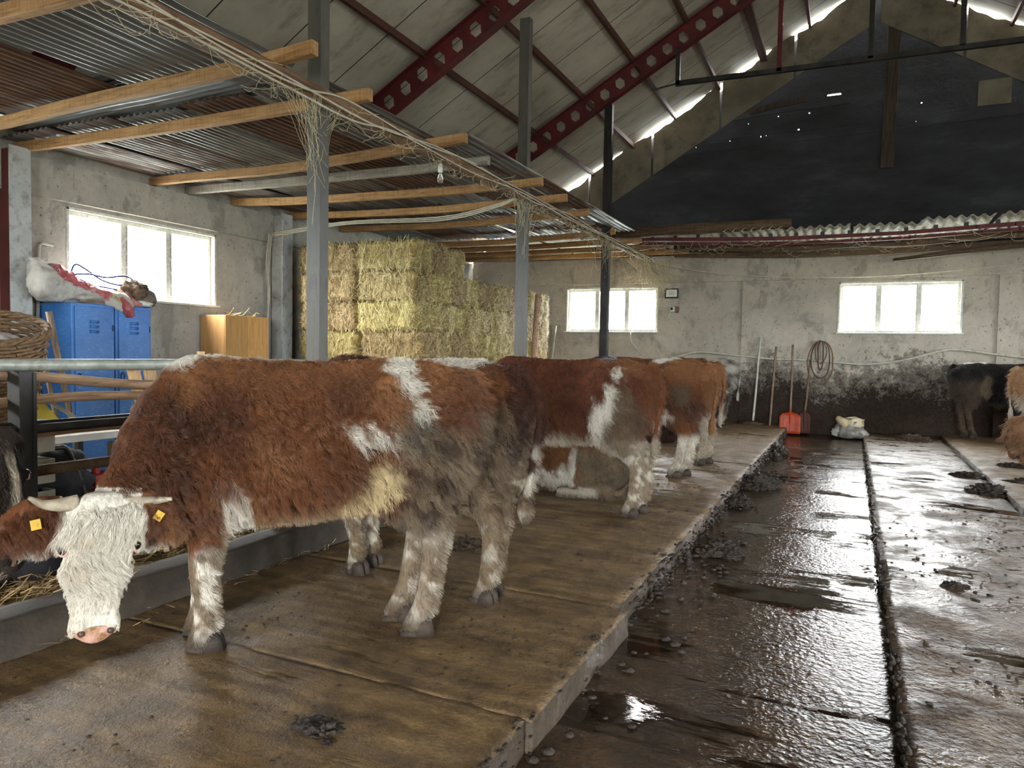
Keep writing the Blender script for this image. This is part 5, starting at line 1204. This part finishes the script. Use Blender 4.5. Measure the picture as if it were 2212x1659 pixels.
# tools against the back wall
def rod(name, a, b, r, mat, parent=None, n=10, wob=.006):
    mb = MB(); mb.tube([V(a).lerp(V(b), i / n) + V((wob * noise.noise(V((i * .5, a[0] * 9, 0))), 0, 0)) for i in range(n + 1)], r, 10); return mb.build(name, M[mat], parent, True)
tag(rod('broom_handle', (-1.74, 14.9, -.02), (-1.68, 15.2, 1.72), .022, 'hose'), 'pale pipe standing at the corner of the wall pillar', 'pipe')
tag(rod('tool_handle', (-1.42, 14.85, -.02), (-1.38, 15.22, 1.54), .021, 'handle'), 'dark wooden tool handle leaning left of the orange shovel', 'handle')
def shovel(x, y, hz, w, label, mat, lean=0, full=True):
    e = empty('shovel', (x, y, -.12), label, 'shovel')
    rod('handle', (x, y + .02, .2), (x + lean, 15.2, hz), .019, 'handle', e)
    mb = MB(); n = 10; vs = []
    for j in range(7):
        for i in range(n + 1):
            u = i / n * 2 - 1; v = j / 6; ww = w * (1 - .12 * (1 - v) * 0) * (1 if v < .85 else 1 - .25 * (v - .85) / .15)
            vs.append((x + u * ww / 2, y - .05 - .02 * abs(u) ** 3 + .03 * v - .015 * cos(pi * u / 2) * 0, -.115 + v * .38 + (.03 * (1 - abs(u)) if j == 6 else 0)))
    fs = [(j*(n+1)+i, j*(n+1)+i+1, (j+1)*(n+1)+i+1, (j+1)*(n+1)+i) for j in range(6) for i in range(n)]
    mb.add(vs, fs); o = mb.build('blade', M[mat], e, True); md = o.modifiers.new('t', 'SOLIDIFY'); md.thickness = .008
    for s in (-.3, 0, .3): mb = MB(); mb.tube([(x + s * w, y - .062, -.09), (x + s * w, y - .04, .2)], .008, 6); mb.build('rib', M[mat], e)
    mb = MB(); mb.tube([(x, y - .045, .08), (x, y - .02, .34)], [.012, .026], 10); mb.build('ferrule', M[mat], e, True)
shovel(-1.04, 14.72, 1.58, .38, 'shovel with a wide orange blade standing by the back wall', 'orange', -.03)
shovel(-.80, 14.95, 1.24, .22, 'smaller rusty shovel leaning right behind the orange one', 'rust', .06)
e = empty('rope_coil', (-.56, 15.2, .9), 'coil of brown rope hanging from a tap on the back wall', 'rope')
for k, (rx, rz, mt) in enumerate([(.23, .42, 'wicker'), (.17, .36, 'rust'), (.10, .22, 'wicker'), (.05, .28, 'rust')]):
    pts = [(-.56 + rx * sin(a) + .02 * noise.noise(V((a, k, 0))), 15.18 - .01 * k, 1.66 - rz - .0 + rz * cos(a)) for a in [2*pi*i/28 for i in range(29)]]
    mb = MB(); mb.tube(pts, .011, 6, False); mb.build('loop', M[mt], e, True)
mb = MB(); mb.tube(spline([(-.75, 15.17, 1.3), (-.76, 15.16, 1.0), (-.72, 15.16, .75), (-.68, 15.16, .62)], 5), .012, 6); mb.build('loose_end', M['wicker'], e, True)
mb = MB(); mb.tube([(-.56, 15.28, 1.66), (-.56, 15.15, 1.66)], .02, 10); mb.tube([(-.56, 15.16, 1.68), (-.56, 15.16, 1.30)], .014, 8); mb.build('tap', M['galv'], e, True)
# the open feed bag on the floor
e = empty('open_bag', (-.02, 14.75, -.13), 'open grey plastic bag with a yellowish rim lying by the back wall', 'bag')
mb = MB(); mb.lathe([(0, -.12), (.24, -.12), (.27, -.04), (.24, .06), (.2, .12), (.22, .2), (.20, .215), (.17, .13), (.1, .0), (0, -.05)], (-.0, 14.72, 0), 40)
for i, v in enumerate(mb.v): mb.v[i] = v + V((noise.noise(v * 6), noise.noise(v * 6 + V((5, 0, 0))), .5 * noise.noise(v * 6 + V((0, 5, 0))))) * .06; mb.v[i].z = max(mb.v[i].z, -.12)
mb.build('bag', simple('grey_film_bag', '6c6862', 'a8a49c', 7, .35, .5, dirt='4b3f33', bscale=10), e, True)
mb = MB(); 
mb.lathe([(.205, .10), (.235, .20), (.225, .235), (.20, .22), (.18, .12)], (0, 14.71, 0), 44)
for i, v in enumerate(mb.v): mb.v[i] = v + V((noise.noise(v * 9), noise.noise(v * 9 + V((5, 0, 0))), .9 * noise.noise(v * 7 + V((0, 5, 0))))) * .055
mb.build('rim', simple('yellow_bag_lining', 'c8ad72', 'e6dcc0', 6, .5, .2), e, True)
mb = MB(); mb.blob((-.2, 14.68, -.03), (.11, .1, .10), 3, .35, 3, 5, -.09); mb.blob((.16, 14.62, -.04), (.15, .1, .09), 3, .35, 3, 9, -.08); mb.build('fold', simple('pale_film', '9d9992', 'c6c2ba', 8, .3, .3), e, True)
mb = MB(); mb.blob((-1.75, 14.85, .02), (.24, .1, .05), 3, .4, 3, 3, -.03); tag(mb.build('rubble', M['soil'], smooth=True), 'small pile of earth at the foot of the wall pillar', 'rubble', kind='stuff')
# dung heaps
DG = [(-1.0, 11.75, -.15, (.16, .3, .17), 'dung heap at the platform edge nearest the orange shovel'), (-.98, 11.1, -.15, (.12, .2, .11), 'small dung lump on the alley just before the farthest heap'), (-.93, 8.55, -.13, (.22, .26, .17), 'biggest dung heap on the alley beside the platform edge'), (-.97, 7.45, -.13, (.13, .16, .11), 'round dung lump on the alley between two bigger heaps'), (-.86, 5.5, -.13, (.17, .15, .12), 'dung heap on the alley nearest the viewer, with pale straw in it'),
      (1.36, 9.1, -.08, (.2, .24, .13), 'dark dung heap at the crack of the right slab, nearest the viewer'), (1.3, 10.2, -.08, (.2, .12, .09), 'flat dung pat just beyond the dark heap on the right slab'), (1.0, 14.2, -.08, (.3, .2, .13), 'dung pile with straw below the black cow by the back wall'), (1.86, 9.75, -.04, (.25, .14, .08), 'flat dark dung pat at the right photo edge'),
      (-1.66, 1.98, -.03, (.13, .1, .07), 'lumpy dung pat at the bottom edge of the photo'), (-2.35, 4.35, -.01, (.17, .13, .08), 'dung pat on the platform between the two front cows'), (.62, 5.2, -.07, (.07, .05, .04), 'small dung lump lying alone on the right slab'), (1.9, 11.1, -.03, (.16, .12, .08), 'dung lump beside the lying tan calf')]
for i, (x, y, z, r, lab) in enumerate(DG):
    mb = MB(); rng = random.Random(i)
    mb.blob((x, y, z), tuple(q * .72 for q in r), 5, .55, 3.4, i * 3 + 1, -.01, True)
    for k in range(11): mb.blob((x + rng.uniform(-1, 1) * r[0] * .8, y + rng.uniform(-1, 1) * r[1] * .8, z + r[2] * rng.uniform(-.1, .25)), tuple(q * rng.uniform(.16, .42) for q in r), 4, .6, 3.4, i + k * 7, None, True)
    tag(mb.build('dung_heap', M['dung'] if i not in (7, 10) else M['soil'], smooth=True), lab, 'dung heap', 'dung heaps')
# crumbs of muck trodden over the floors
random.seed(77); mb = MB()
def crumbs(n, x0, x1, y0, y1, z, s):
    for _ in range(n):
        x, y = random.uniform(x0, x1), random.uniform(y0, y1)
        if noise.noise(V((x * 1.6, y * 1.2, 3))) + random.uniform(-.3, .3) < .05: continue
        r = s * random.uniform(.4, 1.4); bm = bmesh.new(); bmesh.ops.create_icosphere(bm, subdivisions=1, radius=1); k = random.random() * 50
        for v in bm.verts: v.co = V((x, y, z)) + V((v.co.x * r * 1.3, v.co.y * r, v.co.z * r * .55)) * (1 + .4 * noise.noise(v.co * 2 + V((k, 0, 0))))
        bm.verts.index_update(); mb.add([v.co for v in bm.verts], [[v.index for v in f.verts] for f in bm.faces]); bm.free()
crumbs(900, -3.1, -1.1, 1.1, 4.5, .0, .007); crumbs(500, -3.1, -1.1, 4.5, 9, .0, .009); crumbs(500, .26, 1.4, 2.6, 8, -.06, .009); crumbs(260, -1.06, -.7, 2, 12, -.12, .018)
for _ in range(700):
    y = 1.8 + 12 * random.random() ** 1.6; x = -1.055 + random.gauss(0, .02); r = random.uniform(.004, .014) * (1 if y > 4 else .7); mb.blob((x, y, random.choice((-.11, -.1, .0, -.05)) + random.uniform(-.012, .006)), (r * 1.2, r * random.uniform(1, 3), r * .7), 2, .7, 2.5, y)
for _ in range(300):
    y = 2.5 + 10 * random.random() ** 1.6; mb.blob((.225 + random.gauss(0, .012), y, -.075 + random.uniform(-.03, .015)), (random.uniform(.005, .014), random.uniform(.008, .03), .008), 2, .6, 2.5, y)
tag(mb.build('muck', M['dung'], smooth=True), 'crumbs of trodden dung and mud scattered over the floor', 'muck', kind='stuff')
# dusty cobwebs and straw threads on the loft beam and canopy
random.seed(31); mb = MB()
def thread(a, b, sag, r=.0018):
    a, b = V(a), V(b); pts = []
    for i in range(9):
        q = i / 8; p = a.lerp(b, q); p.z -= sag * 4 * q * (1 - q); pts.append(p + V((random.gauss(0, .006), random.gauss(0, .006), random.gauss(0, .004))))
    mb.tube(pts, r, 4, False)
for y in (4.6, 8.6, 12.1):
    for _ in range(70):
        s = random.gauss(0, .22); thread((-3.9 + random.gauss(0, .04), y + s, 3.32), (-3.92 + random.gauss(0, .05), y + random.gauss(0, .06), 3.28 - abs(random.gauss(0, .32))), random.uniform(-.02, .06))
for _ in range(260):
    y = random.uniform(2.2, 15); r = .3 if y < 10 else .5
    thread((-3.87 + random.gauss(0, .05), y, 3.33), (-3.85 + random.gauss(0, .15), y + random.gauss(0, r), 3.3 - abs(random.gauss(0, .05 if y < 11 else .18))), random.uniform(0, .1), .0022 if y < 10 else .003)
for _ in range(90):
    thread((-3.8 + random.gauss(0, .2), 14.6 + random.gauss(0, .4), 3.25), (-3.8 + random.gauss(0, .3), 14.9 + random.gauss(0, .25), 2.95 - abs(random.gauss(0, .2))), random.uniform(0, .15), .004)
for _ in range(120):
    x = random.uniform(-3.5, 3.2); y = random.choice((13.2, 13.45, 14.1, 15.0)); thread((x, y, 3.40), (x + random.gauss(0, .35), y + random.gauss(0, .1), 3.36 - abs(random.gauss(0, .06))), random.uniform(.0, .12), .0032)
for x, l in ((-2.2, .62), (-.95, .45), (1.35, .5), (2.0, .4), (-1.9, .3), (-5.6, .7), (-5.2, .6), (-4.6, .5)): thread((x, 15.15, 3.3), (x + random.gauss(0, .1), 15.18, 3.3 - l), 0, .004)
thread((-8.2, 6.5, 3.35), (-8.21, 6.48, 3.1), 0, .004)
for _ in range(50): thread((random.uniform(-7.8, -4), random.uniform(3.5, 12), 3.4), (random.uniform(-7.8, -4), random.uniform(3.5, 12), 3.4), .3, .0009) if False else None
tag(mb.build('cobweb', M['web']), 'dusty cobwebs and straw threads hanging from beam and canopy', 'cobweb', kind='stuff')
if True:
    for a, k in FUR: grow_fur(*a, **k)
# ------------------------------------------------------------------ camera, daylight, exposure
cam = bpy.data.cameras.new('camera'); co = bpy.data.objects.new('camera', cam); COL.objects.link(co); SC.camera = co
cam.sensor_width = 36; cam.lens = 36 * 1560 / 2212; cam.clip_start = .05
co.matrix_world = Matrix.Translation((0, 0, 1.35)) @ Matrix.Rotation(radians(25.2), 4, 'Z') @ Matrix.Rotation(radians(90 - 2.57), 4, 'X') @ Matrix.Rotation(radians(1.03), 4, 'Z')
w = bpy.data.worlds.new('sky'); SC.world = w; w.use_nodes = True; nt = w.node_tree; nt.nodes.clear()
tc = nt.nodes.new('ShaderNodeTexCoord'); sp = nt.nodes.new('ShaderNodeSeparateXYZ'); nt.links.new(tc.outputs['Generated'], sp.inputs[0])
nz = nt.nodes.new('ShaderNodeTexNoise'); nz.inputs['Scale'].default_value = 7; nz.inputs['Detail'].default_value = 5; nt.links.new(tc.outputs['Generated'], nz.inputs['Vector'])
ad = nt.nodes.new('ShaderNodeMath'); ad.operation = 'MULTIPLY_ADD'; nt.links.new(nz.outputs[0], ad.inputs[0]); ad.inputs[1].default_value = .22; nt.links.new(sp.outputs[2], ad.inputs[2])
rp = nt.nodes.new('ShaderNodeValToRGB'); nt.links.new(ad.outputs[0], rp.inputs[0]); e = rp.color_ramp.elements
e[0].position = .0; e[0].color = (.22, .24, .22, 1); e[1].position = .09; e[1].color = (.45, .52, .55, 1)
q = e.new(.16); q.color = (.86, .94, 1, 1); q = e.new(.30); q.color = (1.0, .985, .96, 1)
bg = nt.nodes.new('ShaderNodeBackground'); nt.links.new(rp.outputs[0], bg.inputs[0]); bg.inputs[1].default_value = SKY = 14.0
wo = nt.nodes.new('ShaderNodeOutputWorld'); nt.links.new(bg.outputs[0], wo.inputs[0])
vs = SC.view_settings; vs.view_transform = 'Standard'; vs.look = 'None'; vs.gamma = 1; vs.use_curve_mapping = False; vs.exposure = 2.45
SC.cycles.max_bounces = 6; SC.cycles.diffuse_bounces = 4; SC.cycles.transparent_max_bounces = 12; SC.cycles.glossy_bounces = 3; SC.cycles.adaptive_threshold = .07; SC.cycles.adaptive_min_samples = 16
SC.cycles.sample_clamp_indirect = 8
